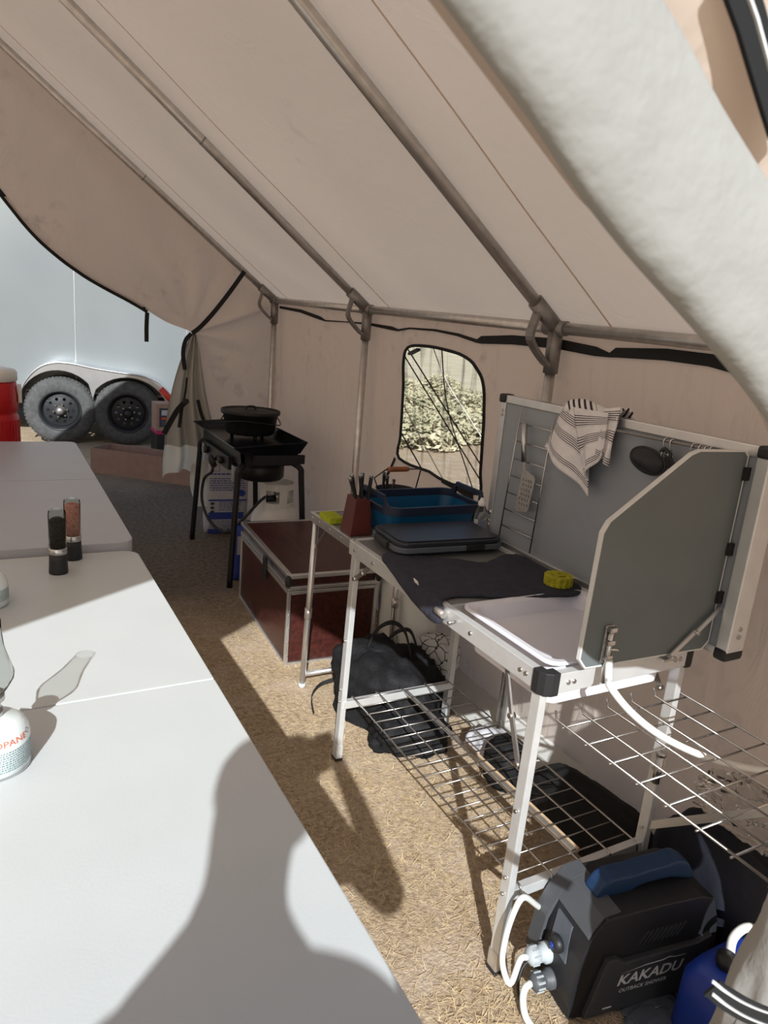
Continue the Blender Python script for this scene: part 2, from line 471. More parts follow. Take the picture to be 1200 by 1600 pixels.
def ground_mat():
    m = bpy.data.materials.new('dry_ground'); m.use_nodes = True
    nt = m.node_tree; b = nt.nodes['Principled BSDF']; N = nt.nodes.new; L = nt.links.new
    tc = N('ShaderNodeTexCoord')
    def nzr(scale, a, bb, pa, pb, det=8):
        n = N('ShaderNodeTexNoise'); n.inputs['Scale'].default_value = scale; n.inputs['Detail'].default_value = det; n.inputs['Roughness'].default_value = .65
        r = N('ShaderNodeValToRGB'); r.color_ramp.elements[0].position = pa; r.color_ramp.elements[1].position = pb
        r.color_ramp.elements[0].color = (*a, 1); r.color_ramp.elements[1].color = (*bb, 1)
        L(tc.outputs['Object'], n.inputs['Vector']); L(n.outputs['Fac'], r.inputs['Fac'])
        return n, r
    n1, r1 = nzr(55, (.25, .17, .11), (.68, .54, .37), .3, .7)
    n2, r2 = nzr(5, (0, 0, 0), (1, 1, 1), .45, .75)
    mx = N('ShaderNodeMix'); mx.data_type = 'RGBA'
    L(r2.outputs['Color'], mx.inputs['Factor']); L(r1.outputs['Color'], mx.inputs['A']); mx.inputs['B'].default_value = (.60, .49, .39, 1)
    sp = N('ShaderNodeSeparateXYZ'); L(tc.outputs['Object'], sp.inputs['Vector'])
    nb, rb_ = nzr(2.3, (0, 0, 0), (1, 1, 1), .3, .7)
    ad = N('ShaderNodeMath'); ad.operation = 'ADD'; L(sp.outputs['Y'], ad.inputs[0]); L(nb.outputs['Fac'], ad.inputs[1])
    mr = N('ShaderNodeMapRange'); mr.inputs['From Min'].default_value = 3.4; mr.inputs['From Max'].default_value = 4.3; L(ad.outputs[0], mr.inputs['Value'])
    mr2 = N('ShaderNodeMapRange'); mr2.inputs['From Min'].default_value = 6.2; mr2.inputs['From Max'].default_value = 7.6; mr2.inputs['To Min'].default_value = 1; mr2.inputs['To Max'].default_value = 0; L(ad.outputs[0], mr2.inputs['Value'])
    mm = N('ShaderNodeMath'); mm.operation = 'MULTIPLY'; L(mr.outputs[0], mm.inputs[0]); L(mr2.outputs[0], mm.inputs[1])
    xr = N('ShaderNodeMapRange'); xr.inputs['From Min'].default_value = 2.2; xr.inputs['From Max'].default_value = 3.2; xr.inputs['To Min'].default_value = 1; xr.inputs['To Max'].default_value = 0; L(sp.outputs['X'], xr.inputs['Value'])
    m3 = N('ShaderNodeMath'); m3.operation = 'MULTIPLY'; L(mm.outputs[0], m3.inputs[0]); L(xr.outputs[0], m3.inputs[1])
    n4, r4 = nzr(38, (.10, .08, .066), (.27, .225, .18), .3, .7)  # grey-brown dirt at the rear, darkened as well to deepen the shade there
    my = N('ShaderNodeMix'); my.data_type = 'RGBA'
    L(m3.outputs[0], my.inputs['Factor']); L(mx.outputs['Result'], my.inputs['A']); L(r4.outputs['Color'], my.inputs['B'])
    L(my.outputs['Result'], b.inputs['Base Color'])
    b.inputs['Roughness'].default_value = .95; b.inputs['Specular IOR Level'].default_value = .1
    bp = N('ShaderNodeBump'); bp.inputs['Strength'].default_value = .7; bp.inputs['Distance'].default_value = .02
    n3, _ = nzr(90, (0, 0, 0), (1, 1, 1), .2, .8)
    L(n3.outputs['Fac'], bp.inputs['Height']); L(bp.outputs['Normal'], b.inputs['Normal'])
    return m
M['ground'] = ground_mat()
M['straw'] = mat('dry_straw', (.80, .64, .40), .8, 0, .2, 45, col2=(.42, .29, .16))
M['meadow'] = mat('dry_meadow', (.64, .55, .40), .95, 0, .2, 1.2, .6, 4, col2=(.50, .44, .29))

def stripe_mat():
    m = M['towel']; nt = m.node_tree; b = nt.nodes['Principled BSDF']; N = nt.nodes.new; L = nt.links.new
    old = b.inputs['Base Color'].links[0].from_socket
    at = N('ShaderNodeUVMap'); at.uv_map = 'weave'
    sp = N('ShaderNodeSeparateXYZ'); L(at.outputs['UV'], sp.inputs['Vector'])
    mu = N('ShaderNodeMath'); mu.operation = 'MULTIPLY'; mu.inputs[1].default_value = 30; L(sp.outputs['Y'], mu.inputs[0])
    fr = N('ShaderNodeMath'); fr.operation = 'FRACT'; L(mu.outputs[0], fr.inputs[0])
    lt = N('ShaderNodeMath'); lt.operation = 'LESS_THAN'; lt.inputs[1].default_value = .42; L(fr.outputs[0], lt.inputs[0])
    r = N('ShaderNodeValToRGB'); r.color_ramp.interpolation = 'CONSTANT'
    els = r.color_ramp.elements
    els[0].position = 0; els[0].color = (0, 0, 0, 1)
    els[1].position = .10; els[1].color = (1, 1, 1, 1)
    for p, c in ((.2667, 0), (.40, 1), (.5667, 0), (.80, 1), (.90, 0)):
        e = els.new(p); e.color = (c, c, c, 1)
    L(sp.outputs['Y'], r.inputs['Fac'])
    m2 = N('ShaderNodeMath'); m2.operation = 'MULTIPLY'; L(lt.outputs[0], m2.inputs[0]); L(r.outputs['Color'], m2.inputs[1])
    mx = N('ShaderNodeMix'); mx.data_type = 'RGBA'; L(m2.outputs[0], mx.inputs['Factor']); L(old, mx.inputs['A']); mx.inputs['B'].default_value = (.04, .03, .035, 1)
    L(mx.outputs['Result'], b.inputs['Base Color'])
stripe_mat()

# ------------------------------------------------------------------ the setting: ground and tent
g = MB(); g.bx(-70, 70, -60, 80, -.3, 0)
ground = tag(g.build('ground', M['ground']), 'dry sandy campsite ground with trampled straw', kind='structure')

XR = 1.66; RX = -.2; XL = 2 * RX - XR          # right eave, ridge, left eave
SL = .74
def ez(y): return 1.541 + .021 * (y - 1.91)
FR = (.50, 1.91, 3.34, 4.74)                    # tent frames along the tent
YB = 4.86                                       # rear gable
Y0 = .5                                         # front gable

def roof_pt(u, y, side):
    hx = XR - RX + .06
    x = hx * (1 - u)
    k = max(i for i in range(4) if FR[i] <= max(y, FR[0]))
    a = FR[k]; b = FR[k + 1] if k < 3 else FR[3] + 1.4
    t = (y - a) / (b - a)
    sag = -.022 * math.sin(math.pi * min(max(t, 0), 1)) ** 2 * math.sin(math.pi * min(1, max(.0, u * 1.02)))
    z = ez(y) + .035 + SL * (hx - x - .06) + sag + .006 * fn((x, y, 0), 2.5, 3.1)
    return (RX + side * x, y, z)
rt = MB(); rt.grid(lambda i, j: roof_pt(i, .40 + j * (YB + .06 - .40), 1), 36, 72)
ceiling = tag(rt.build('ceiling', M['canvas'], recalc=False), 'sloping beige canvas tent roof over the kitchen', kind='structure')
lt_ = MB(); lt_.grid(lambda i, j: roof_pt(i, .40 + j * (YB + .06 - .40), -1), 24, 40)
lt_.build('roof_slope', M['canvas'], ceiling, recalc=False)
for ys in (1.68, 3.14, 4.56):                    # sewn seams of the roof panels
    for off in (0,):
        b = MB(); b.strap([Vector(roof_pt(i / 20, ys, 1)) + V(0, 0, -.001) for i in range(21)], .006, .0015, (0, 1, 0))
        b.build('seam', M['canvas'], ceiling)

# right wall with window hole
WPX = [(640, 543), (668, 541), (702, 548), (730, 559), (746, 578), (755, 606), (753, 650), (747, 700), (742, 740), (738, 772), (700, 757), (660, 737), (617, 716), (620, 682), (624, 640), (628, 600), (631, 566)]
wout = [P(u, v, x=1.72) for u, v in WPX]
wout = catmull([(p.y, p.z, 0) for p in wout], 4, True)
wout2 = [(p.x, p.y) for p in wout]
def wall_x(y, z):
    k = 1 - z / ez(y)
    f = .5 + .5 * k
    return 1.705 + .055 * k + .012 * math.sin(math.pi * min(1, max(0, z / 1.5))) + f * (.024 * fn((y * 1.8, z * .7, 0), 2.2, 5.0) + .014 * (1 - 2 * abs(fn((y * 3.0 + z * .5, z * .55, 0), 2.6, 9.0))))
wr = MB()
ob = []
for k in range(60): ob.append((.42 + k / 60 * (YB + .18 - .42), 0))
for k in range(20):
    zz = k / 20 * (ez(YB) + .03); ob.append((YB + .02 + .16 * max(0, 1 - zz / 1.5) ** 1.2, zz))
for k in range(60):
    yy = YB - k / 60 * (YB - .42); ob.append((yy, ez(yy) + .03))
for k in range(20): ob.append((.42, (1 - k / 20) * (ez(.42) + .03)))
wr.sheet(ob, [wout2], .055, lambda y, z: (wall_x(y, z), y, z))
wall_r = tag(wr.build('wall_right', M['wallcanvas'], recalc=False), 'beige canvas side wall of the tent behind the kitchen', kind='structure')
def on_wall(u, v, off=.006):
    q = P(u, v, x=1.715)
    for _ in range(4): q = P(u, v, x=wall_x(q.y, q.z) - off)
    return q
wl = MB(); wl.grid(lambda i, j: (XL - .05 - .03 * (1 - j), .42 + i * (YB - .42), j * (ez(.42 + i * (YB - .42)) + .03)), 40, 14)
tag(wl.build('wall_left', M['canvas'], recalc=False), 'beige canvas side wall on the far left of the tent', kind='structure')

# black ribbon sewn under the eave
rp = [(437, 480, .016), (470, 486, .020), (500, 497, .020), (508, 501, .008), (540, 503, .006), (575, 506, .012), (612, 513, .018), (622, 516, .010), (640, 513, .008), (680, 516, .010), (715, 523, .012), (745, 533, .014), (752, 531, .030), (800, 531, .034), (870, 537, .034), (930, 549, .030), (952, 555, .014), (962, 551, .030), (1040, 554, .034), (1110, 563, .034), (1190, 585, .034)]
b = MB(); b.strap([on_wall(u, v, .01) for u, v, q in rp], [q for *_, q in rp], .004, (0, 0, 1))
b.build('ribbon', M['strap'], wall_r)

# white skirt of the wall lying on the ground
b = MB(); b.grid(lambda i, j: (1.775 - .20 * j + .02 * fn((0, i * 9, j), 2), 1.15 + 1.35 * i, .012 + .030 * (1 - j) ** 2 + .010 * abs(fn((j * 2, i * 14, 0), 1.5, 3))), 60, 10); b.build('sod_skirt', M['sod'], wall_r, recalc=False)
# window_1
win = thing('window_1', 'arched net window with black zip border in the canvas wall', None, (1.72, 2.65, .87), kind='structure')
b = MB(); b.sheet(wout2, [], .03, lambda y, z: (wall_x(y, z) + .004 + .010 * fn((y * 3, z * .8, 0), 5, 2), y, z)); b.build('net', M['net'], win, recalc=False)
b = MB(); b.tube([V(wall_x(p.x, p.y) - .003, p.x, p.y) for p in wout], lambda t: .007, 8, closed=True); b.build('zip_border', M['strap'], win)
b = MB(); b.strap(catmull([on_wall(617, 716), on_wall(612, 728), on_wall(605, 742), on_wall(600, 752)], 4), .014, .004, (0, 1, 0)); b.build('zip_tail', M['strap'], win)
b = MB(); b.strap(catmull([on_wall(738, 772), on_wall(737, 790), on_wall(732, 802), on_wall(725, 822), on_wall(722, 836)], 4), .010, .004, (0, 1, 0)); b.build('zip_tail', M['strap'], win)
b = MB(); b.strap([on_wall(690, 752), on_wall(715, 762), on_wall(738, 774)], [.012, .03, .05], .004, (0, 0, 1)); b.build('zip_flap', M['strap'], win)
b = MB(); b.bar(on_wall(640, 553, .012), on_wall(654, 546, .012), .02, .012); b.build('zip_pull', M['black'], win)

# cords of the rolled window cover, and guy ropes, just outside the window
for pts, r, mm, lb in ((((645, 558), (742, 712)), .0035, 'strap', 'black guy rope beyond the window, upper of two parallel ropes'),
                       (((638, 566), (738, 730)), .0035, 'strap', 'black guy rope beyond the window, lower of two parallel ropes'),
                       (((690, 541), (700, 640), (738, 762)), .003, 'strap', 'black guy rope hanging steeply through the window view'),
                       (((622, 668), (662, 738)), .004, 'strap', 'short black guy rope at the lower left window corner'),
                       (((676, 541), (700, 600), (748, 676)), .003, 'rope_w', 'pale guy rope crossing the top right of the window view'),
                       (((624, 620), (655, 680), (690, 745)), .003, 'rope_w', 'pale guy rope crossing the lower left of the window view')):
    n = len(pts)
    mid = [P(*p, x=1.80 + .30 * (i / (n - 1))) for i, p in enumerate(pts)]
    d = (mid[-1] - mid[-2]).normalized()
    dn = mid[-1] + d * (mid[-1].z / -d.z)          # on down to the stake
    d0 = (mid[1] - mid[0]).normalized()
    up = mid[0] - d0 * min(.05, (mid[0].x - 1.775) / max(.02, d0.x))
    q = MB(); q.tube(catmull([up] + mid + [dn], 5), r, 6)
    tag(q.build('guy_rope', M[mm]), lb, 'rope', 'guy ropes outside the window')

# ---- rear gable, its door tied back to the right (and mirrored on the far left)
def gy(z): return YB + .16 * max(0, 1 - z / 1.5) ** 1.2
tie = P(301, 520, y=YB - .03)
crv = [P(u, v, y=YB) for u, v in ((-70, 205), (-30, 262), (0, 300), (60, 372), (130, 428), (210, 473), (258, 502))] + [tie]
crv = [V(RX, YB, crv[0].z + .25)] + crv
low = [V(tie.x, YB - .02, 1.30), V(tie.x + .05, gy(1.0), 1.05), V(tie.x + .13, gy(.7), .75), V(tie.x + .20, gy(.4), .4), V(tie.x + .24, gy(0), 0)]
Bl = catmull(crv + low, 8)
nB = len(Bl) - 1
ntie = (len(crv) - 1) * 8
def top_bnd(i):
    if i <= ntie:
        t = (i / ntie) ** 1.0
        x = RX + t * (XR + .06 - RX)
        return V(x, YB, ez(YB) + .02 + SL * (XR - x))
    t = (i - ntie) / (nB - ntie)
    z = (ez(YB)) * (1 - t)
    return V(wall_x(gy(z), z) + .012, gy(z), z)
def gable_pt(i, j, side):
    k = round(i * nB)
    a, b_ = top_bnd(k), Bl[k]
    p = a.lerp(b_, j)
    dd = (p - tie).length
    ang = math.atan2(p.z - tie.z, p.x - tie.x)
    amp = .055 * j * (1 - .3 * j)
    p.y += (.030 * (1 - abs(math.sin(4.2 * j * math.pi / 2 + 1.5 * fn((p.x, p.z, 0), 1.2))) * 2) * j * (1.15 - j) * min(1, dd * 1.5) if k <= ntie else 0) + amp * math.sin(ang * 11 + 2 * fn((p.x, p.z, 0), 1.3)) * min(1, .15 + dd) - .05 * math.sin(math.pi * j) * (1 if k <= ntie else .5) + .008 * fn(p, 5)
    if side < 0: p.x = 2 * RX - p.x
    return p
gb = MB(); gb.grid(lambda i, j: gable_pt(i, j, 1), nB, 26)
wall_b = tag(gb.build('wall_back', M['wallcanvas'], recalc=False), 'rear canvas gable with its door tied back beside the trailer view', kind='structure')
gb = MB(); gb.grid(lambda i, j: gable_pt(i, j, -1), nB, 16); gb.build('gable_half', M['canvas'], wall_b, recalc=False)
b = MB(); b.strap([q + V(0, -.012 + .004 * math.sin(i * 1.7), -.004) for i, q in enumerate(Bl[10:ntie - 12])], .030, .006, (.5, 0, .8)); b.build('door_zip', M['strap'], wall_b)
# tail of the tied door
def tail_pt(i, j):
    # i down, j around the pleats
    cz = tie.z - i * (tie.z - .62)
    half = .012 + .17 * i ** .8
    cx = tie.x + .005 + .02 * i - .05 * math.sin(i * 2.2)
    x = cx + (j - .5) * 2 * half
    y = YB - .045 - .10 * i + (.010 + .035 * i) * math.sin(j * 19 + .6 * math.sin(3 * i)) + .01 * fn((x, cz, 0), 6)
    return (x, y, cz)
b = MB(); b.grid(tail_pt, 24, 56)
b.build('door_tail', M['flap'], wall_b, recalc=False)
def sod_pt(i, j):
    x0, y0, z0 = tail_pt(1, j)
    zz = .62 - i * (.22 - .05 * math.sin(j * 5) + .15 * max(0, j - .72) * 3)
    x = x0 - .03 * i * (1 - j) + .02 * i
    return (x, y0 + .012 * math.sin(9 * j + 4 * i) + .02 * i, zz)
b = MB(); b.grid(sod_pt, 12, 40); b.build('sod_skirt', M['sod'], wall_b, recalc=False)
b = MB(); b.grid(lambda i, j: (P(*(V(300, 725, 0).lerp(V(330, 715, 0), j).lerp(V(308, 792, 0).lerp(V(334, 790, 0), j), i))[:2], y=4.70) + V(-.03 * math.sin(i * 3.1) * (1 - j), .01 * math.sin(8 * j), 0)), 10, 6); b.build('sod_skirt', M['sod'], wall_b, recalc=False)
# straps of the tied door
def pstrap(pxs, yy, wd, name, par, m='strap'):
    pts = catmull([P(u, v, y=yy) for u, v in pxs], 4)
    q = MB(); q.strap(pts, wd, .004, (1, 0, .01)) if abs(pts[0].x - pts[-1].x) < abs(pts[0].z - pts[-1].z) * .6 else q.strap(pts, wd, .004, (-.7, 0, .7))
    return q.build(name, M[m], par)
pstrap([(382, 424), (360, 455), (335, 487), (314, 510), (300, 521)], 4.71, .028, 'tie_strap', wall_b)
pstrap([(299, 521), (290, 532), (286, 552), (289, 578)], 4.74, .026, 'tie_strap', wall_b)
pstrap([(230, 488), (229, 510), (229, 534)], 4.80, .026, 'tie_strap', wall_b)
pstrap([(293, 625), (278, 640), (266, 660), (256, 678)], 4.60, .034, 'tie_strap', wall_b)
pstrap([(285, 628), (283, 645), (280, 668)], 4.61, .022, 'tie_strap', wall_b)
pstrap([(292, 590), (290, 610), (287, 626)], 4.64, .012, 'tie_strap', wall_b)
pstrap([(309, 625), (314, 645), (319, 658)], 4.62, .022, 'tie_strap', wall_b)
b = MB(); b.box(P(290, 627, y=4.595), (.04, .012, .028)); b.build('buckle', M['black'], wall_b, bevel=.003)

# ---- front gable: open door rolled and tied to both sides
fe = [(-.2, 2.02), (.02, 1.89), (.275, 1.725), (.435, 1.618), (.668, 1.505), (.77, 1.415), (.88, 1.325), (1.02, 1.28), (1.15, 1.20), (1.27, 1.07), (1.30, .98), (1.32, .7), (1.35, .35), (1.36, 0)]
outer = [(1.755, 0), (1.735, .8), (1.72, 1.54)] + [(1.72 - k / 14 * 1.92, 1.54 + k / 14 * 1.92 * SL) for k in range(1, 15)] + fe
fg = MB(); fg.sheet(outer, [], .09, lambda x, z: (x, Y0 + .012 * fn((x, z, 0), 3), z))
wall_f = tag(fg.build('wall_front', M['canvas'], recalc=False), 'front canvas gable around the open tent door', kind='structure')
fl = MB(); fl.sheet([(2 * RX - x, z) for x, z in outer], [], .12, lambda x, z: (x, Y0 + .012 * fn((x, z, 0), 3), z)); fl.build('gable_half', M['canvas'], wall_f, recalc=False)

def roll(path, rad, flat, seed, side=1):
    pts = catmull(path, 12)
    m = len(pts); n = 40; vs = []
    for i, p in enumerate(pts):
        d = (pts[min(i + 1, m - 1)] - pts[max(i - 1, 0)]).normalized()
        a = d.cross(V(0, 1, 0)).normalized(); c = V(0, 1, 0)
        t = i / (m - 1)
        for k in range(n):
            th = 2 * math.pi * k / n
            r = rad(t)
            dd = 1 + .05 * math.sin(3 * th + 5 * t + seed) + .05 * fn((math.cos(th) * 1.6, math.sin(th) * 1.6, t * 9), 1.6, seed) + .05 * fn((math.cos(th) * 4, math.sin(th) * 4, t * 14), 1.5, seed + 3)
            q = p + a * (math.cos(th) * r * dd) + c * (math.sin(th) * r * dd * flat)
            if side < 0: q.x = 2 * RX - q.x
            vs.append(q)
    fs = [(i * n + k, i * n + (k + 1) % n, (i + 1) * n + (k + 1) % n, (i + 1) * n + k) for i in range(m - 1) for k in range(n)]
    q = MB(); q.add(vs, fs, True); q.add(vs[:n], [tuple(range(n))], True); q.add(vs[-n:], [tuple(range(n))], True)
    return q
cl = [V(-.22, .46, 2.06), V(.02, .43, 1.905), V(.275, .42, 1.742), V(.435, .42, 1.635), V(.668, .42, 1.500), V(.77, .42, 1.395), V(.88, .42, 1.305), V(1.02, .42, 1.275), V(1.15, .43, 1.22), V(1.27, .46, 1.09), V(1.30, .47, 1.0)]
rr = lambda t: .064 if t < .8 else .064 - .036 * (t - .8) / .2
door1 = thing('door_1', 'white rolled canvas door flap sweeping across the upper right, close up', None, (1.3, .46, 0), kind='structure')
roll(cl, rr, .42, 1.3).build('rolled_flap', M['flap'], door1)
fa = catmull([V(.05, .45, 1.955), V(.30, .45, 1.795), V(.50, .45, 1.675), V(.75, .45, 1.54), V(1.0, .46, 1.40)], 6)
MB().grid(lambda i, j: fa[round(i * 24)] + V(.05 * j, -.085 * j + .010 * math.sin(9 * i + 3 * j), .105 * j), 24, 6).build('shade_fold', M['canvas'], door1, recalc=False)  # canvas fold added and tilted so its shaded side faces the camera
tl = [V(1.30, .47, 1.02), V(1.27, .46, .92), V(1.20, .44, .79), V(1.12, .43, .66), V(1.055, .42, .52), V(1.03, .42, .3), V(1.03, .43, .06)]
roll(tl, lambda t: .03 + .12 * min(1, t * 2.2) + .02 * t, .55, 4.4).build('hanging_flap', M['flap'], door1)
ring = []
b = MB(); b.strap(catmull([P(1112, 1543, y=.335), P(1135, 1560, y=.325), P(1165, 1578, y=.32), P(1200, 1592, y=.325), P(1240, 1602, y=.34)], 5), .024, .004, (0, 0, 1)); sb = b.build('binding_strap', M['strap'], door1)
for dv in (-10, 10):
    b = MB(); b.strap(catmull([P(1113, 1543 + dv, y=.332), P(1135, 1560 + dv, y=.321), P(1165, 1578 + dv, y=.316), P(1200, 1592 + dv, y=.321), P(1240, 1602 + dv, y=.336)], 5), .0018, .003, (0, 0, 1)); b.build('stitching', M['white'], sb)
b = MB(); b.strap([P(1140, -60, y=.40), P(1172, 30, y=.40), P(1195, 110, y=.40), P(1222, 200, y=.40)], .030, .004, (1, 0, .5)); sb = b.build('webbing_strap', M['strap'], door1)
b = MB(); b.strap([P(1150, -60, y=.397), P(1182, 30, y=.397), P(1204, 110, y=.397), P(1230, 200, y=.397)], .0025, .003, (1, 0, .5)); b.build('stitching', M['white'], sb)
door2 = thing('door_2', 'rolled canvas door flap on the far left of the entrance', None, (2 * RX - 1.3, .46, 0), kind='structure')
roll(cl, rr, .42, 1.3, -1).build('rolled_flap', M['flap'], door2)
roll(tl, lambda t: .03 + .12 * min(1, t * 2.2) + .02 * t, .55, 4.4, -1).build('hanging_flap', M['flap'], door2)

# ---- tent frame
frame = thing('tent_frame', 'steel pole frame holding up the canvas tent', 'tent frame', (XR, 1.91, 0))
for y in FR:
    zr = ez(y) + SL * (XR - RX)
    for sd in (1, -1):
        xe = RX + sd * (XR - RX)
        d = V(-sd, 0, SL).normalized()
        q = MB(); q.cyl(V(xe, y, ez(y)) + d * .06, (RX, y, zr), .020, n=18); raf = q.build('rafter_pole', M['pole'], frame)
        if sd == 1:
            q = MB(); c = V(xe, y, ez(y)) + d * (1.05 if y != 1.91 else 1.23); q.cyl(c - d * .003, c + d * .003, .0208, n=18); q.build('pole_joint_ring', M['joint'], raf)
        q = MB(); q.cyl((xe, y, 0), (xe, y, ez(y) - .05), .018, n=18); q.build('upright_pole', M['pole'], frame)
        # corner fitting: two sleeves and a curved brace
        q = MB()
        e = V(xe, y, ez(y))
        q.cyl(e - d * .015, e + d * .13, .0265, n=18)
        q.cyl(e + V(0, 0, .01), e - V(0, 0, .15), .0255, n=18)
        q.cyl(e + V(0, -.05, 0), e + V(0, .05, 0), .0245, n=18)
        a = e + d * .105; c = e + V(0, 0, -.125)
        mid = (a + c) / 2 + V(-sd * .062, 0, -.012)
        arc = catmull([a, a + V(-sd * .012, 0, -.045), mid, c + V(-sd * .035, 0, .012), c], 6)
        q.strap(arc, .034, .012, (0, 1, 0))
        q.build('corner_fitting', M['joint'], frame)
for sd in (1, -1):
    xe = RX + sd * (XR - RX)
    for a, c in zip(FR[:-1], FR[1:]):
        q = MB(); q.cyl((xe, a + .05, ez(a)), (xe, c - .05, ez(c)), .0195, n=18); q.build('eave_pole', M['pole'], frame)
for a, c in zip(FR[:-1], FR[1:]):
    q = MB(); q.cyl((RX, a, ez(a) + SL * (XR - RX)), (RX, c, ez(c) + SL * (XR - RX)), .0195, n=14); q.build('ridge_pole', M['pole'], frame)

# straw lying on the ground
vs = []; fs = []
rs = random.Random(3)
for k in range(42000):
    x = rs.uniform(.25, 1.73); y = .45 + 4.4 * rs.random() ** 1.4
    if y > 3.0 and rs.random() < (y - 3.0) * 1.6: continue
    if noise.noise(Vector((x * 3, y * 3, 7))) < -.25 and rs.random() < .6: continue
    a = rs.uniform(0, 2 * math.pi); l = rs.uniform(.012, .05); wd = rs.uniform(.0005, .0011)
    z = rs.uniform(.001, .006); dz = rs.uniform(-.3, .45) * l if rs.random() < .3 else 0
    bend = rs.uniform(-.6, .6)
    d = Vector((math.cos(a), math.sin(a), 0)); n_ = Vector((-d.y, d.x, 0))
    p = Vector((x, y, z)); q = p + d * l * .5 + n_ * 0 + Vector((0, 0, max(0, dz) * .7)); r_ = q + (d * math.cos(bend) + n_ * math.sin(bend)) * l * .5 + Vector((0, 0, max(-.5 * z, dz * .4)))
    b0 = len(vs)
    vs += [p - n_ * wd, p + n_ * wd, q - n_ * wd, q + n_ * wd, r_]
    fs += [(b0, b0 + 2, b0 + 3, b0 + 1), (b0 + 2, b0 + 4, b0 + 3)]
q = MB(); q.add(vs, fs)
tag(q.build('straw', M['straw'], ground, recalc=False), 'loose dry straw scattered over the tent floor', kind='stuff')

# ------------------------------------------------------------------ folding tables on the left
def folding_table(label, zt, mt='white_table', length=1.83, width=.77):
    t = thing('folding_table', label, 'table', group=None)
    hw = width / 2; hl = length / 2
    for s in (-1, 1):
        o = [(-hw, 0), (hw, 0)] + [(hw - .05 + .05 * math.cos(a * math.pi / 10), hl - .05 + .05 * math.sin(a * math.pi / 10)) for a in range(6)] + [(-hw + .05 - .05 * math.sin(a * math.pi / 10), hl - .05 + .05 * math.cos(a * math.pi / 10)) for a in range(6)]
        o = [(x, s * (.0018 + y * (hl - .0018) / hl)) for x, y in o]
        m = MB(); m.plate(o, [], zt - .042, zt); m.build('tabletop', M[mt], t, bevel=.006)
        lg = MB()
        y1 = s * (hl - .20)
        lg.tube(catmull([(-hw + .07, y1, 0), (-hw + .07, y1, zt - .10), (-hw + .11, y1, zt - .055), (hw - .11, y1, zt - .055), (hw - .07, y1, zt - .10), (hw - .07, y1, 0)], 5), .0125, 8)
        lg.cyl((-hw + .07, y1, .18), (hw - .07, y1, .18), .010)
        lg.build('leg_frame', M['pole'], t)
        br = MB(); br.bar((0, y1, zt - .10), (0, s * .12, zt - .05), .02, .006); br.bar((0, y1, .18), (0, y1, zt - .07), .02, .006); br.build('leg_brace', M['pole'], t)
    return t
t1 = folding_table('white plastic folding table in the foreground, half in sunlight, carrying the lantern', .73)
t1.location = (.384 - .385, 1.375, 0); t1.rotation_euler.z = math.radians(.9)
t2 = folding_table('shaded pale folding table butted against the far end of the sunlit one', .752, 'far_table')
t2.location = (-.025, 3.225, 0)
t2.rotation_euler.z = math.radians(.55)

# spice grinders
def grinder(label, content, loc):
    t = thing('spice_grinder', label, 'grinder', group='spice grinders on the table')
    MB().lathe([(.0, 0), (.0255, 0), (.0265, .004), (.0255, .018), (.0245, .040), (.0240, .058)], n=28).build('base', M['black'], t)
    MB().lathe([(.0235, .058), (.0245, .060), (.0245, .075), (.0225, .077)], n=28).build('ring', M['steel'], t)
    MB().lathe([(.0, .078), (.0205, .078), (.0208, .160 if content == 'pepper' else .172), (.012, .166 if content == 'pepper' else .176), (0, .164)], n=24).build('contents', M[content], t)['kind'] = 'stuff'
    MB().lathe([(.0225, .077), (.0238, .082), (.0238, .176), (.0225, .186), (.016, .190), (.0, .189), (.0, .186), (.015, .187), (.0212, .183), (.0222, .176), (.0222, .082)], n=28, cap=False).build('jar', M['thin'], t)
    t.location = loc
    return t
grinder('black based pepper grinder standing in front of the pink salt grinder', 'pepper', (.129, 2.135, .73))
grinder('glass grinder of pink salt behind the pepper grinder', 'salt', (.178, 2.25, .73))

# gas lantern on its canister
def wrap_text(body, size, rad, th0, prof, spacing=1.0):
    vs, fs = text_mesh(body, size, spacing=spacing)
    q = MB()
    out = []
    for v in vs:
        r, z = prof(v.y)
        th = th0 + v.x / rad
        out.append((r * math.cos(th), r * math.sin(th), z))
    return q.add(out, fs)
def can_prof(h, R):
    return [(0, .004), (R * .8, .004), (R * .92, 0), (R, .004), (R, h * .62), (R * .97, h * .74), (R * .88, h * .86), (R * .7, h * .95), (R * .42, h), (R * .3, h + .003)]
CR = .056
t = thing('gas_lantern', 'glass chimney lantern on a white gas canister in front on the table', 'lantern')
can = MB().lathe(can_prof(.092, CR), n=40).build('canister', M['can'], t)
MB().lathe([(CR * .84, .0005), (CR * .96, -.0005), (CR * 1.01, .003), (CR * 1.008, .006)], n=40, cap=False).build('foot_ring', M['steel'], can)
def shoulder(y):    # print running round the shoulder
    pts = [(CR, .057), (CR * .97, .068), (CR * .88, .079), (CR * .7, .0874)]
    s = max(0, min(2.999, .2 + y / .0125)); i = int(s); f_ = s - i
    a, b_ = pts[i], pts[i + 1]
    return (a[0] + (b_[0] - a[0]) * f_ + .0006, a[1] + (b_[1] - a[1]) * f_ + .0006)
wrap_text('PROPANE', .017, CR * .95, math.radians(-110), shoulder).build('lettering', M['orange'], can)
q = MB()
dm = [(-.006, 0), (0, .006), (.006, 0), (0, -.006)]; dmi = [(x * .8, y * .8) for x, y in dm]
def on_sh(x, y):
    r, z = shoulder(.009 + y); th = math.radians(-22) + x / (CR * .9); return (r * math.cos(th), r * math.sin(th), z)
ov, f2, _ = cdt(dm, [dmi]); q.add([on_sh(p.x, p.y) for p in ov], f2); q.build('hazard_diamond', M['inkd'], can)
q = MB()
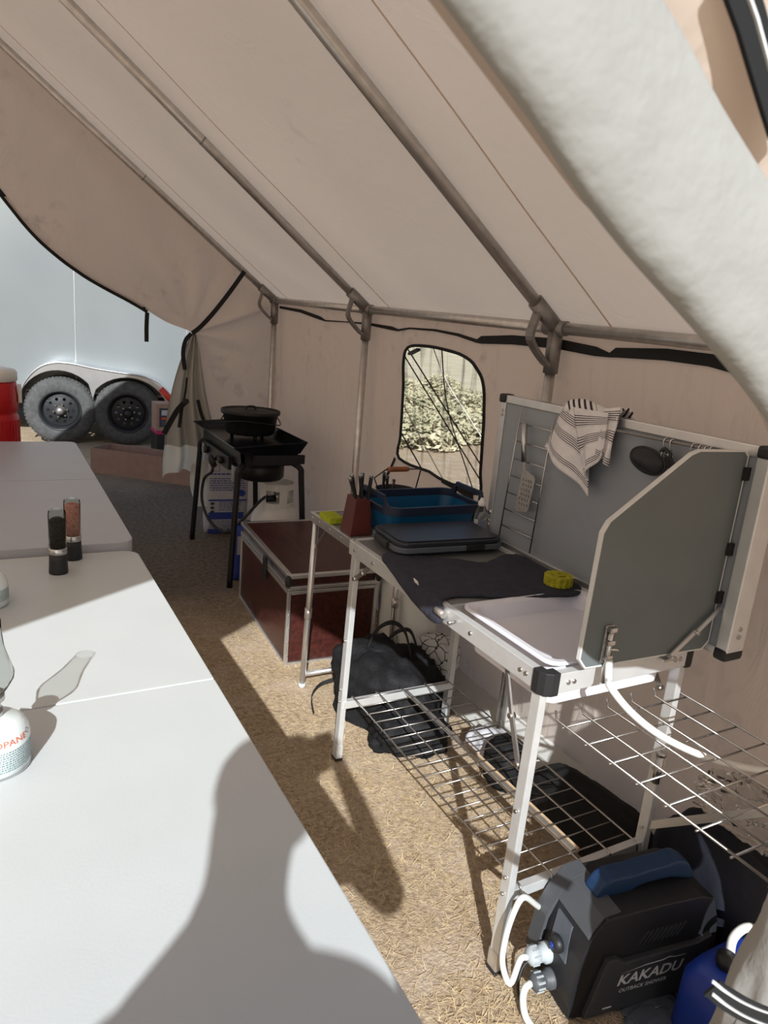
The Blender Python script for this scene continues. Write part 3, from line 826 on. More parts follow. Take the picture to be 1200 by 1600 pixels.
for row in range(9):
    z = .048 - row * .0042
    th = -95
    rr_ = random.Random(row)
    while th < -2:
        wd = rr_.uniform(1.5, 5)
        a0, a1 = math.radians(th), math.radians(min(-1, th + wd))
        q.add([((CR + .0005) * math.cos(a), (CR + .0005) * math.sin(a), zz) for a, zz in ((a0, z), (a1, z), (a1, z + .0022), (a0, z + .0022))], [(0, 1, 2, 3)])
        th += wd + 1.4
q.build('small_print', M['ink'], can)['kind'] = 'stuff'
MB().lathe([(.018, .094), (.018, .104), (.014, .106), (.014, .118), (.021, .122), (.021, .134), (.016, .136)], n=24).build('burner', M['steel'], t)
MB().cyl((-.016, 0, .112), (-.036, .010, .112), .005).build('valve_knob', M['black'], t)
MB().lathe([(.020, .134), (.026, .142), (.036, .160), (.037, .170), (.031, .190), (.024, .215), (.021, .245), (.021, .262), (.0195, .262), (.0195, .245), (.0225, .215), (.0295, .190), (.0355, .170), (.0345, .160), (.0245, .143), (.0185, .135)], n=36, cap=False).build('glass_chimney', M['thin'], t)
t.location = (-.035, 1.208, .73)
t = thing('gas_canister', 'white gas canister at the left edge, further back than the lantern', 'canister')
can = MB().lathe(can_prof(.085, .055), n=36).build('body', M['can'], t)
MB().lathe([(.014, .086), (.014, .098), (.008, .100)], n=18).build('valve', M['steel'], t)
q = MB()
for row in range(7):
    rr_ = random.Random(row + 40); th = -90; z = .046 - row * .0045
    while th < 10:
        wd = rr_.uniform(1.5, 5)
        q.add([(.0555 * math.cos(math.radians(a)), .0555 * math.sin(math.radians(a)), zz) for a, zz in ((th, z), (th + wd, z), (th + wd, z + .0024), (th, z + .0024))], [(0, 1, 2, 3)])
        th += wd + 1.5
q.build('small_print', M['ink'], can)['kind'] = 'stuff'
t.location = (-.056, 1.94, .73)

# drinks cooler behind the far table
t = thing('stool', 'low dark stool behind the far table under the red cooler', 'stool', (-.06, 4.50, 0))
q = MB(); q.plate(circ(-.06, 4.50, .19, 24), [], .56, .60); q.build('seat', M['black'], t, bevel=.005)
for a in range(4):
    q = MB(); c, s_ = math.cos(a * math.pi / 2 + .78), math.sin(a * math.pi / 2 + .78); q.cyl((-.06 + .2 * c, 4.5 + .2 * s_, 0), (-.06 + .13 * c, 4.5 + .13 * s_, .56), .013); q.build('leg', M['iron'], t)
t = thing('drinks_cooler', 'red drinks cooler with white lid at the far table end', 'cooler', (-.06, 4.50, .60))
CQ = (-.06, 4.50, .60)
body = MB().lathe([(0, 0), (.150, 0), (.155, .01), (.155, .235), (.148, .245), (.148, .262), (.155, .275), (.150, .42), (.140, .432)], CQ, 40).build('body', M['red'], t)
for k in range(40):
    a = 2 * math.pi * k / 40
    q = MB(); q.box((CQ[0] + .1555 * math.cos(a), CQ[1] + .1555 * math.sin(a), CQ[2] + .12), (.006, .010, .20), a); q.build('rib', M['red'], body)
MB().lathe([(.150, .430), (.155, .436), (.155, .478), (.145, .492), (.10, .500), (0, .502)], CQ, 40).build('lid', M['white'], t)
q = MB(); q.box((CQ[0] + .163, CQ[1], CQ[2] + .36), (.02, .07, .10)); q.build('handle', M['white'], t, bevel=.006)

# ------------------------------------------------------------------ chest
t = thing('chest', 'dark red plywood camp chest with aluminium edges on the floor', 'chest')
LX, LY, HZ, LZ = .43, .84, .43, .355
for nm, a in (('side_panel', (.006, .018, .02, LY - .02, .02, LZ)), ('side_panel', (LX - .018, LX - .006, .02, LY - .02, .02, LZ)), ('front_panel', (.02, LX - .02, .006, .018, .02, LZ)), ('back_panel', (.02, LX - .02, LY - .018, LY - .006, .02, LZ)), ('floor_panel', (.01, LX - .01, .01, LY - .01, .008, .02))):
    MB().bx(*a).build(nm, M['ply'], t)
lid = MB().bx(.012, LX - .012, .012, LY - .012, HZ - .058, HZ - .003).build('lid', M['ply'], t)
def edge(*a, par=t): MB().bx(*a).build('edge_profile', M['alu'], par, bevel=.0025)
w_ = .017
for x in (0, LX - .012):
    for y in (0, LY - .012):
        edge(x - .0 if x == 0 else LX - w_, w_ if x == 0 else LX, y if y == 0 else LY - w_, w_ if y == 0 else LY, 0, LZ)
for z in (0, LZ - .016):
    edge(w_, LX - w_, 0, .015, z, z + .016); edge(w_, LX - w_, LY - .015, LY, z, z + .016)
    edge(0, .015, w_, LY - w_, z, z + .016); edge(LX - .015, LX, w_, LY - w_, z, z + .016)
for z in (LZ + .004, HZ - .018):
    edge(0, LX, -.002, .020, z, z + .018, par=lid); edge(0, LX, LY - .020, LY + .002, z, z + .018, par=lid)
    edge(-.002, .020, .020, LY - .020, z, z + .018, par=lid); edge(LX - .020, LX + .002, .020, LY - .020, z, z + .018, par=lid)
for x in (.0, LX):
    q = MB(); q.ball((x, 0, HZ - .03), (.016, .016, .030), 12, 8); q.build('corner_cap', M['black'], lid)
q = MB(); q.bx(-.014, .0, .32, .36, LZ - .06, LZ + .05); q.build('latch', M['black'], t, bevel=.004)
q = MB()
for k in range(7): q.cyl((.06 + k * .055, -.0035, LZ + .016), (.06 + k * .055, 0, LZ + .016), .0035, n=8)
for k in range(5): q.cyl((.012, -.0035, .05 + k * .065), (.012, .001, .05 + k * .065), .003, n=8)
q.build('rivets', M['steel'], t)['kind'] = 'stuff'
t.location = (1.062, 2.70, 0); t.rotation_euler.z = math.radians(-3)

# ------------------------------------------------------------------ camp stove with griddle, dutch oven, tank, charcoal
t = thing('camp_stove', 'black two burner camp stove on splayed legs, holding the griddle', 'stove', (1.3, 4.15, 0))
q = MB(); x0, x1, y0, y1 = 1.15, 1.48, 3.72, 4.54
for a in ((x0, x0 + .02, y0, y1), (x1 - .02, x1, y0, y1), (x0, x1, y0, y0 + .02), (x0, x1, y1 - .02, y1), (x0, x1, (y0 + y1) / 2 - .01, (y0 + y1) / 2 + .01)):
    q.bx(*a, .69, .765)
q.build('frame', M['iron'], t)
for fx, fy, tx, ty in ((1.098, 3.69, x0, y0), (1.106, 4.62, x0, y1), (1.545, 3.69, x1, y0), (1.545, 4.60, x1, y1)):
    q = MB(); q.tube(catmull([(fx, fy, 0), (fx + (tx - fx) * .32, fy + (ty - fy) * .35, .31), (fx + (tx - fx) * .62, fy + (ty - fy) * .68, .60), (fx + (tx - fx) * .78, fy + (ty - fy) * .82, .675), (tx + (.05 if tx == x0 else -.05), ty + (.03 if ty == y0 else -.03), .715)], 6), .017, 12); q.build('leg', M['iron'], t)
for cy in (3.93, 4.34):
    q = MB(); q.lathe([(.0, .575), (.120, .575), (.135, .59), (.138, .70), (.132, .70), (.129, .595), (0, .59)], (1.335, cy, 0), 32); q.build('burner_drum', M['iron'], t)
q = MB(); q.bx(1.118, 1.15, 3.86, 4.42, .64, .715); cp = q.build('control_panel', M['iron'], t, bevel=.004)
for cy in (3.98, 4.30):
    q = MB(); q.cyl((1.118, cy, .675), (1.092, cy, .675), .020); q.build('knob', M['black'], cp)
q = MB(); q.bx(1.112, 1.118, 3.72, 3.77, .60, .69); q.build('bright_plate', M['steel'], t)
q = MB(); q.bx(1.110, 1.118, 4.36, 4.42, .64, .70); q.build('bright_plate', M['steel'], t)
q = MB(); q.tube(catmull([(1.10, 4.15, .64), (1.10, 4.12, .58), (1.085, 4.25, .50), (1.08, 4.27, .36), (1.10, 4.15, .26), (1.16, 4.0, .23), (1.25, 3.96, .32), (1.34, 3.97, .41), (1.40, 3.98, .455)], 7), .009, 10); q.build('gas_hose', M['black'], t)
q = MB(); q.lathe([(.0, -.018), (.036, -.014), (.04, 0), (.036, .014), (.0, .02)], (1.10, 4.13, .635), 18, Matrix.Rotation(1.2, 3, 'Y')); q.build('regulator', M['black'], t)
# griddle
t = thing('griddle', 'wide black steel griddle tray with flared rim lying on the stove', 'griddle', (1.3, 4.12, .765))
A = [(1.145, 3.68), (1.475, 3.68), (1.475, 4.56), (1.145, 4.56)]
B = [(1.085, 3.645, .806), (1.50, 3.635, .840), (1.515, 4.60, .835), (1.10, 4.62, .80)]
q = MB(); q.bx(1.145, 1.475, 3.68, 4.56, .766, .771); q.build('cooking_plate', M['tray'], t)
for i, nm in enumerate(('front_lip', 'right_lip', 'back_lip', 'left_lip')):
    j = (i + 1) % 4
    q = MB(); q.add([(*A[i], .769), (*A[j], .769), B[j], B[i]], [(0, 1, 2, 3)]); q.build(nm, M['tray'], t, solid=.004)
q = MB(); q.bx(1.20, 1.49, 3.64, 3.66, .715, .765); q.build('grease_tray', M['iron'], t)
# dutch oven
DO = (1.335, 4.16, .772)
t = thing('dutch_oven', 'cast iron dutch oven with lid sitting on the griddle', 'pot', DO)
for k in range(3):
    a = k * 2.094 + .5
    q = MB(); q.cyl((DO[0] + .11 * math.cos(a), DO[1] + .11 * math.sin(a), .772), (DO[0] + .11 * math.cos(a), DO[1] + .11 * math.sin(a), .81), .010, .013); q.build('foot', M['castiron'], t)
MB().lathe([(0, .03), (.135, .03), (.148, .042), (.163, .145), (.172, .147), (.172, .158)], DO, 40).build('body', M['castiron'], t)
ld = MB().lathe([(.176, .150), (.178, .158), (.176, .172), (.168, .172), (.166, .164), (.10, .170), (0, .175)], DO, 40).build('lid', M['castiron'], t)
q = MB(); q.tube(catmull([V(*DO) + V(-.03, 0, .172), V(*DO) + V(-.022, 0, .19), V(*DO) + V(.022, 0, .19), V(*DO) + V(.03, 0, .172)], 5), .006); q.build('lid_handle', M['castiron'], ld)
q = MB(); q.tube(catmull([V(*DO) + V(-.166, 0, .135), V(*DO) + V(-.18, -.02, .10), V(*DO) + V(-.10, -.165, .125), V(*DO) + V(.10, -.165, .105), V(*DO) + V(.185, -.02, .09), V(*DO) + V(.166, 0, .135)], 6), .0035); q.build('bail', M['castiron'], t)

# propane tank
TK = (1.475, 4.02, 0)
t = thing('propane_tank', 'white propane tank with collar under the camp stove', 'gas tank', TK)
MB().lathe([(.105, 0), (.110, .004), (.110, .035), (.08, .04), (.12, .05), (.148, .085), (.155, .12), (.155, .26), (.150, .31), (.130, .355), (.09, .385), (.04, .398), (0, .40)], TK, 40).build('body', M['tank'], t)
q = MB()
R_ = .100
def arcplate(a0, a1, z0, z1, n=10):
    pts = []
    for k in range(n + 1):
        a = math.radians(a0 + (a1 - a0) * k / n); pts.append((math.cos(a), math.sin(a)))
    vs = []
    for z in (z0, z1):
        for r in (R_ - .0015, R_ + .0015): vs += [(TK[0] + c * r, TK[1] + s_ * r, z) for c, s_ in pts]
    m = n + 1; fs = []
    for k in range(n):
        fs += [(k, k + 1, 2 * m + k + 1, 2 * m + k), (m + k, 3 * m + k, 3 * m + k + 1, m + k + 1), (2 * m + k, 2 * m + k + 1, 3 * m + k + 1, 3 * m + k), (k, m + k, m + k + 1, k + 1)]
    fs += [(0, 2 * m, 3 * m, m), (n, m + n, 3 * m + n, 2 * m + n)]
    q.add(vs, fs)
arcplate(-190, 120, .488, .525, 30); arcplate(-190, 170, .365, .410, 34)
for a0, a1 in ((-190, -150), (-100, -72), (-20, 20), (90, 120)): arcplate(a0, a1, .410, .488, 5)
q.build('collar', M['tank'], t)
q = MB(); q.cyl((TK[0], TK[1], .395), (TK[0], TK[1], .455), .016); q.cyl((TK[0], TK[1], .455), (TK[0], TK[1], .47), .024); q.build('valve', M['steel'], t)
q = MB(); q.cyl((TK[0] - .015, TK[1] - .005, .425), (TK[0] - .075, TK[1] - .02, .425), .022, .018); q.build('connector', M['black'], t)

# bags of charcoal
def bag(name, label, loc, rz, wd, hh, th, m, grp=None):
    t = thing(name, label, 'bag', group=grp)
    def f(i, j):
        a = 2 * math.pi * i
        c, s_ = math.cos(a), math.sin(a)
        ex = .35
        x = math.copysign(abs(c) ** ex, c) * wd / 2; y = math.copysign(abs(s_) ** .6, s_) * th / 2
        k = (1 - abs(2 * j - 1) ** 6) ** .5
        y *= .12 + .88 * k
        x *= 1 - .05 * (1 - k)
        return (x + .006 * fn((x, j * hh, y), 9, 2), y + .01 * fn((x, j * hh, y), 7, 4), j * hh)
    q = MB(); q.grid(f, 40, 24); o = q.build('sack', m, t)
    t.location = loc; t.rotation_euler.z = rz
    return t, o
t, o = bag('charcoal_bag', 'white charcoal bag with blue bands behind the stove legs', (1.365, 4.74, 0), math.radians(-6), .30, .56, .15, M['bagwhite'])
def fr(x0, x1, z0, z1, nm, mt, y=-.083):
    q = MB(); q.grid(lambda i, j: (x0 + i * (x1 - x0), y + .012 * (abs(2 * (z0 + j * (z1 - z0)) / .56 - 1) ** 5) , z0 + j * (z1 - z0)), 8, 4, False); w__ = q.build(nm, M[mt], o, recalc=False, solid=.001); w__.matrix_parent_inverse = Matrix.Identity(4); return w__
fr(-.13, .11, .115, .165, 'printed_band', 'blue_print'); fr(-.13, .13, .245, .256, 'printed_band', 'blue_print'); fr(-.13, -.03, .012, .045, 'printed_band', 'blue_print'); fr(.0, .09, .016, .042, 'printed_band', 'blue_print')
q = MB()
rr_ = random.Random(5)
for z, hgt, wmax in [(.43, .010, .16)] + [(.40 - k * .016, .006, .22) for k in range(6)] + [(.235 - k * .014, .005, .20) for k in range(5)] + [(.10 - k * .013, .004, .2) for k in range(4)]:
    x = -.125
    if .16 < z < .24: x = -.06
    while x < -.12 + wmax:
        wd = rr_.uniform(.008, .026)
        q.add([(x, -.0855, z), (x + wd, -.0855, z), (x + wd, -.0855, z + hgt), (x, -.0855, z + hgt)], [(0, 1, 2, 3)]); x += wd + .005
w__ = q.build('small_print', M['blue_print'], o, recalc=False); w__['kind'] = 'stuff'; w__.matrix_parent_inverse = Matrix.Identity(4)
q = MB()
for z in (.228, .198, .17): q.add([(-.105 + .014 * c, -.0855, z + .010 * s_) for c, s_ in circ(0, 0, 1, 12)], [tuple(range(12))])
w__ = q.build('printed_dots', M['inkd'], o, recalc=False); w__.matrix_parent_inverse = Matrix.Identity(4)
q = MB(); q.add([(.095 + .024 * c, -.0857, .30 + .024 * s_) for c, s_ in circ(0, 0, 1, 18)], [tuple(range(18))])
w__ = q.build('printed_badge', M['blue_print'], o, recalc=False); w__.matrix_parent_inverse = Matrix.Identity(4)
ov, f2, _ = cdt([(-.115, .455), (-.06, .455), (-.06, .50), (-.115, .50)], [[(-.112, .458), (-.063, .458), (-.063, .497), (-.112, .497)]])
q = MB(); q.add([(p.x, -.0855, p.y) for p in ov], f2); w__ = q.build('printed_frame', M['inkd'], o, recalc=False); w__.matrix_parent_inverse = Matrix.Identity(4)
t, o2 = bag('charcoal_bag', 'blue lettered bag standing between the stove leg and the chest', (1.232, 3.80, 0), math.radians(-4), .17, .33, .10, M['blue_print'])
q = MB(); q.add([(x, -.056, z) for x, z in ((-.075, .17), (.075, .17), (.075, .28), (-.075, .28))], [(0, 1, 2, 3)]); w__ = q.build('printed_band', M['bagwhite'], o2, recalc=False); w__.matrix_parent_inverse = Matrix.Identity(4)

# ------------------------------------------------------------------ camp kitchen station
KX0, KX1, KY0, KY1, KZ = 1.01, 1.495, 1.035, 2.045, .80
kit = thing('camp_kitchen', 'folding aluminium camp kitchen station with grey panels and wire shelves', 'kitchen stand', (1.25, 1.54, 0))
top = MB().bx(KX0 + .02, KX1 - .02, 1.445, KY1 - .02, KZ - .012, KZ).build('countertop', M['grey_top'], kit)
MB().bx(KX0 + .02, KX1 - .02, 1.437, 1.447, KZ - .018, KZ + .001).build('divider_strip', M['alu'], top)
for nm, a in (('front_rail', (KX0, KX0 + .022, KY0 + .035, KY1 - .01)), ('back_rail', (KX1 - .022, KX1, KY0 + .035, KY1 - .01)), ('near_rail', (KX0 + .035, KX1 - .02, KY0, KY0 + .022)), ('far_rail', (KX0 + .01, KX1 - .01, KY1 - .022, KY1))):
    MB().bx(*a, KZ - .046, KZ + .002).build(nm, M['aluw'], kit, bevel=.002)
for x in (KX0, KX1):
    q = MB(); s_ = 1 if x == KX0 else -1
    pl = [(x, KY0 + .042), (x, KY0 + .022), (x + s_ * .007, KY0 + .007), (x + s_ * .022, KY0 - .002), (x + s_ * .042, KY0 - .002), (x + s_ * .042, KY0 + .026), (x + s_ * .024, KY0 + .026), (x + s_ * .024, KY0 + .042)]
    pl = [(px - s_ * .003, py) for px, py in pl]
    q.plate(pl, [], KZ - .05, KZ + .005); q.build('corner_cap', M['black'], kit, bevel=.002)
for x, y, ax in [(KX0 + .065, KY0, 'y'), (KX0 + .082, KY0, 'y'), (KX1 - .06, KY0, 'y'), (KX1 - .078, KY0, 'y'), (KX0, KY0 + .065, 'x'), (KX0, KY0 + .085, 'x'), (KX0, 1.32, 'x'), (KX0, 1.66, 'x'), (KX0, 1.86, 'x'), (KX0, 1.99, 'x')]:
    q = MB(); d = V(0, -.003, 0) if ax == 'y' else V(-.003, 0, 0)
    q.cyl(V(x, y, KZ - .022), V(x, y, KZ - .022) + d, .006, .005, n=12); q.build('screw', M['steel'], kit)
q = MB(); q.cyl((KX0 - .002, 1.385, KZ - .018), (KX0 - .026, 1.385, KZ - .018), .0035); q.build('hook_pin', M['steel'], kit)
# legs
LG = {'nf': ((1.022, 1.062, KZ - .05), (1.006, 1.054, 0)), 'nb': ((1.468, 1.062, KZ - .05), (1.470, 1.062, 0)), 'ff': ((1.026, 2.010, KZ - .05), (1.000, 1.985, 0)), 'fb': ((1.462, 2.000, KZ - .05), (1.440, 1.975, 0))}
for k, (a, b_) in LG.items():
    a, b_ = V(*a), V(*b_); d = (a - b_).normalized()
    q = MB(); q.bar(b_ + d * .018, a, .030, .020, (1, 0, 0)); lg = q.build('leg', M['aluw'], kit, bevel=.002)
    q = MB(); q.bar(b_, b_ + d * .06, .034, .024, (1, 0, 0)); q.build('foot_sleeve', M['alu'] if k[0] == 'n' else M['aluw'], lg, bevel=.002)
    q = MB(); q.bar(b_ - d * 0, b_ + d * .012, .036, .027, (1, 0, 0)); q.build('foot_cap', M['black'], lg, bevel=.002)
    for hz in (.30, .36, .60):
        q = MB(); c = b_.lerp(a, hz); q.cyl(c + V(-.016, 0, 0), c + V(-.010, 0, 0), .0045, n=10); q.build('rivet', M['steel'], lg)
# folding stays
def stay(pts, nm='stay', mm='joint', wd=.014):
    q = MB()
    for a, b_ in zip(pts[:-1], pts[1:]): q.bar(a, b_, .005, wd, (0, 0, 1))
    o = q.build(nm, M[mm], kit)
    for p in pts:
        q = MB(); q.cyl(V(*p) + V(-.008, 0, 0), V(*p) + V(.008, 0, 0), .007, n=12); q.build('pivot', M['steel'], o)
stay([(1.024, 1.185, KZ - .045), (1.012, 1.13, .655), (1.012, 1.085, .555)])
stay([(1.026, 1.90, KZ - .045), (1.020, 1.94, .715), (1.016, 1.985, .68)])
stay([(1.46, 1.16, KZ - .045), (1.468, 1.10, .66)])
# lower shelf: two bars, long wires, cross wires
zb = .215
MB().bar((1.006, 1.985, zb), (1.446, 1.978, zb), .022, .028).build('shelf_bar', M['aluw'], kit, bevel=.002)
MB().bar((1.012, 1.060, zb), (1.470, 1.064, zb), .022, .028).build('shelf_bar', M['aluw'], kit, bevel=.002)
zs = zb + .018
MB().bar((1.255, 1.98, zs - .008), (1.265, 1.105, zs - .008), .012, .010).build('shelf_brace', M['pole'], kit)
MB().bar((1.2725, 1.62, zs - .010), (1.277, 1.10, zs - .010), .008, .014).build('shelf_brace', mat('pale_wood', (.62, .45, .28), .7, 0, .15, 30), kit)
for k in range(5):
    x = 1.045 + k * .0975
    q = MB(); q.tube([(x, 1.045, zs - .02), (x, 1.048, zs + .002), (x, 1.058, zs + .004), (x, 1.52, zs + .003), (x, 1.985, zs + .004), (x, 1.995, zs + .002), (x, 1.997, zs - .02)], .0028, 6); q.build('shelf_wire', M['wire'], kit)
for k in range(18):
    y = 1.09 + k * .0518
    q = MB(); q.tube([(1.041, y, zs + .0015), (1.439, y, zs + .0015)], .0022, 6); q.build('shelf_wire', M['wire'], kit)
# side wire shelf folded out at the near end
sz = .668
for k in range(6):
    x = 1.085 + k * .080
    q = MB(); q.tube([(x, 1.068, sz + .02), (x, 1.060, sz + .0), (x, .45, sz)], .0028, 6); q.build('side_shelf_wire', M['wire'], kit)
for k in range(9):
    y = 1.035 - k * .072
    q = MB(); q.tube([(1.078, y, sz - .004), (1.492, y, sz - .004)], .0024, 6); q.build('side_shelf_wire', M['wire'], kit)
MB().bar((1.470, 1.052, .28), (1.475, .62, .655), .020, .008, (1, 0, 0)).build('shelf_bracket', M['alu'], kit)
q = MB(); q.cyl((1.452, 1.045, .42), (1.452, 1.045, .50), .010); q.cyl((1.452, 1.045, .50), (1.452, 1.045, .51), .013); q.build('shelf_pin', M['steel'], kit)
# backsplash panel
PX = 1.497
pan = MB().bx(PX, PX + .008, .985, 1.925, KZ + .012, 1.292).build('back_panel', M['panel'], kit)
MB().bx(PX - .006, PX + .026, .985, 1.915, 1.286, 1.312).build('panel_top_rail', M['alu'], pan, bevel=.003)
MB().bx(PX - .006, PX + .026, .985, 1.925, KZ + .004, KZ + .024).build('panel_bottom_rail', M['alu'], pan, bevel=.003)
MB().bx(PX - .006, PX + .026, 1.912, 1.940, KZ + .004, 1.296).build('panel_side_rail', M['alu'], pan, bevel=.003)
MB().bx(PX - .010, PX + .050, .955, .987, KZ + .02, 1.296).build('panel_side_rail', M['aluw'], pan, bevel=.003)
for y, z in ((1.930, 1.300), (.972, 1.300), (.972, KZ + .012)):
    q = MB(); q.box((PX + (.010 if y > 1.5 else .020), y, z), (.044 if y > 1.5 else .068, .034, .030)); q.build('panel_corner_cap', M['black'], pan, bevel=.008)
for z in (1.26, 1.245, .86, .875):
    for y in (1.926,):
        q = MB(); q.cyl((PX - .006, y, z), (PX - .009, y, z), .005, n=10); q.build('screw', M['steel'], pan)
for z in (.86, .88):
    q = MB(); q.cyl((PX + .02, .955, z), (PX + .02, .952, z), .006, n=10); q.build('screw', M['steel'], pan)
stay([(PX - .003, 1.925, .905), (PX - .003, 2.00, .84), (PX - .003, 2.035, .81)], mm='alu')
# utensil ladder
ly0, ly1 = 1.825, 1.665
for y, ya in ((1.812, 1.842), (1.655, 1.678)):
    q = MB(); q.tube([(PX - .018, ya, .835), (PX - .018, y, 1.283)], .0028, 6); q.build('rack_wire', M['wire'], pan)
for k in range(7):
    z = .885 + k * .058; t_ = (z - .835) / .448
    q = MB(); q.tube([(PX - .018, 1.842 - .03 * t_, z), (PX - .018, 1.678 - .023 * t_, z)], .0022, 6); q.build('rack_wire', M['wire'], pan)
# towel rail
q = MB(); q.tube(catmull([(PX, 1.60, 1.278), (PX - .016, 1.59, 1.277), (PX - .02, 1.50, 1.277), (PX - .02, 1.09, 1.283), (PX - .016, 1.075, 1.284), (PX, 1.07, 1.284)], 5), .004, 8); q.build('utensil_rail', M['joint'], pan)
# side shield
sp = [(1.092, KZ + .022), (1.47, KZ + .012), (1.489, KZ + .03), (1.489, 1.285), (1.475, 1.296), (1.325, 1.298), (1.30, 1.290), (1.092, 1.152), (1.078, 1.128), (1.072, KZ + .045)]
sp2 = [(p.x, p.y) for p in catmull([(x, z, 0) for x, z in sp], 1, True)]
sh = MB().plate(sp2, [], 1.010, 1.019, lambda x, z, y: (x, y, z)).build('side_shield', M['shield'], kit)
def inset(poly, d):
    c = V(sum(p[0] for p in poly) / len(poly), sum(p[1] for p in poly) / len(poly), 0); out = []
    for p in poly:
        v = V(p[0], p[1], 0) - c; out.append(((c + v * (1 - d / v.length))[0], (c + v * (1 - d / v.length))[1]))
    return out
MB().plate(inset(sp2, -.003), [inset(sp2, .002)], 1.0085, 1.0205, lambda x, z, y: (x, y, z)).build('shield_edge', M['edge'], sh, bevel=.002)
bo = MB().bx(1.128, 1.152, 1.004, 1.010, KZ + .030, KZ + .118).build('barrel_bolt', M['steel'], sh, bevel=.001)
MB().cyl((1.140, .998, KZ - .015), (1.140, .998, KZ + .112), .0055).build('bolt_pin', M['steel'], bo)
for z in (KZ + .04, KZ + .075, KZ + .105):
    MB().bx(1.130, 1.150, .990, 1.008, z, z + .012).build('bolt_guide', M['steel'], bo, bevel=.003)
MB().cyl((1.140, .995, KZ + .066), (1.160, .985, KZ + .066), .003).build('bolt_knob', M['steel'], bo)
q = MB(); q.bar((1.345, 1.002, KZ + .010), (1.42, 1.000, KZ + .068), .004, .012); q.bar((1.42, .998, KZ + .066), (1.495, .998, KZ + .122), .004, .012); so_ = q.build('shield_stay', M['alu'], sh)
MB().bx(1.33, 1.375, 1.0, 1.02, KZ + .002, KZ + .008).build('stay_bracket', M['steel'], so_)
for a in ((1.42, KZ + .067), (1.35, KZ + .013)):
    q = MB(); q.cyl((a[0], 1.0, a[1]), (a[0], .990, a[1]), .005, n=10); q.build('pivot', M['steel'], so_)
for z in (.93, 1.05, 1.23):
    MB().bx(1.480, 1.496, 1.0, 1.008, z, z + .03).build('hinge', M['black'], sh)
# basin in the near half
t = thing('wash_basin', 'white plastic wash basin set into the near end of the camp kitchen', 'basin', (1.27, 1.24, .69))
o1 = rrect(1.048, 1.475, 1.064, 1.432, .035); i1 = rrect(1.075, 1.450, 1.088, 1.408, .03); i0 = rrect(1.095, 1.435, 1.105, 1.392, .03); e0 = rrect(1.072, 1.458, 1.082, 1.416, .03)
n = len(o1); z1 = KZ + .008
q = MB()
lv = [[(x, y, .690) for x, y in rrect(1.080, 1.450, 1.092, 1.405, .03)], [(x, y, KZ + .001) for x, y in e0], [(x, y, KZ + .003) for x, y in o1], [(x, y, z1) for x, y in o1], [(x, y, z1 + .001) for x, y in rrect(1.055, 1.468, 1.071, 1.425, .033)], [(x, y, z1 - .004) for x, y in i1], [(x, y, .768) for x, y in i0]]
vs = sum(lv, []); fs = []
for a in range(len(lv) - 1): fs += [(a * n + k, a * n + (k + 1) % n, (a + 1) * n + (k + 1) % n, (a + 1) * n + k) for k in range(n)]
fs += [tuple(range(n - 1, -1, -1)), tuple((len(lv) - 1) * n + k for k in range(n))]
q.add(vs, fs); bs_ = q.build('tub', M['basin'], t)
q = MB(); q.lathe([(.0, .7705), (.012, .7705), (.014, .7685)], (1.40, 1.15, 0), 20); q.build('drain', M['steel'], bs_)
# drain hose from the shield bolt
t = thing('water_hose', 'milky tap hose hanging from the kitchen shield over the side shelf', 'hose', (1.14, .99, .83))
hp = [V(1.140, .992, .842), V(1.141, .985, .80)] + [P(u, v, y=yy) for u, v, yy in ((955, 1075, .955), (985, 1112, .93), (1030, 1148, .90), (1090, 1178, .87), (1150, 1196, .85), (1205, 1204, .83), (1260, 1200, .81))]
MB().tube(catmull(hp, 6), .0082, 12).build('tube', M['hose'], t)

# ------------------------------------------------------------------ things on the back panel
t = thing('slotted_spatula', 'steel spatula with perforated blade hanging on the wire ladder', 'spatula', (1.465, 1.75, .955))
hx = PX - .030
MB().cyl((hx, 1.775, 1.238), (hx, 1.752, 1.118), .0095, .0085, n=14).build('handle', M['steel'], t)
MB().bar((hx, 1.753, 1.125), (hx, 1.738, 1.082), .003, .014, (0, 1, 0)).build('neck', M['steel'], t)
bl = [(1.765, .965), (1.757, .955), (1.705, .965), (1.700, .975), (1.686, 1.075), (1.695, 1.085), (1.735, 1.095), (1.752, 1.085)]
hl = []
for r in range(6):
    for c in range(4):
        zc = .985 + r * .0158; yc = 1.708 + c * .0125 - (r * .0018) + (.004 if r % 2 else 0)
        hl.append(circ(yc, zc, .0034, 8, .0052))
MB().plate(bl, hl, hx - .001, hx + .001, lambda y, z, x: (x, y, z)).build('blade', M['pole'], t)

for i, (y, z) in enumerate(((1.232, 1.28), (1.212, 1.28), (1.148, 1.281), (1.128, 1.281), (1.112, 1.281), (1.098, 1.282))):
    q = MB(); x = PX - .02
    q.tube(catmull([(x + .007, y, z - .004), (x + .006, y, z + .005), (x - .003, y, z + .007), (x - .007, y, z - .004), (x - .002, y - .004, z - .022), (x + .004, y - .006, z - .034), (x - .006, y - .006, z - .042), (x - .014, y - .006, z - .034), (x - .013, y - .006, z - .027)], 4), .0018, 6)
    tag(q.build('s_hook', M['steel']), ['steel hook beside the ladle, leftmost on the panel rail', 'steel hook carrying the ladle, second from left on the rail', 'leftmost steel hook in the bunch above the shield', 'second steel hook in the bunch above the shield', 'third steel hook in the bunch above the shield', 'rightmost steel hook on the panel rail'][i], 'hook', 'hooks on the panel rail')
t = thing('ladle', 'black nylon ladle hanging from the panel rail behind the shield', 'ladle', (1.46, 1.25, 1.2))
R = Matrix.Rotation(math.radians(-8), 3, 'X')
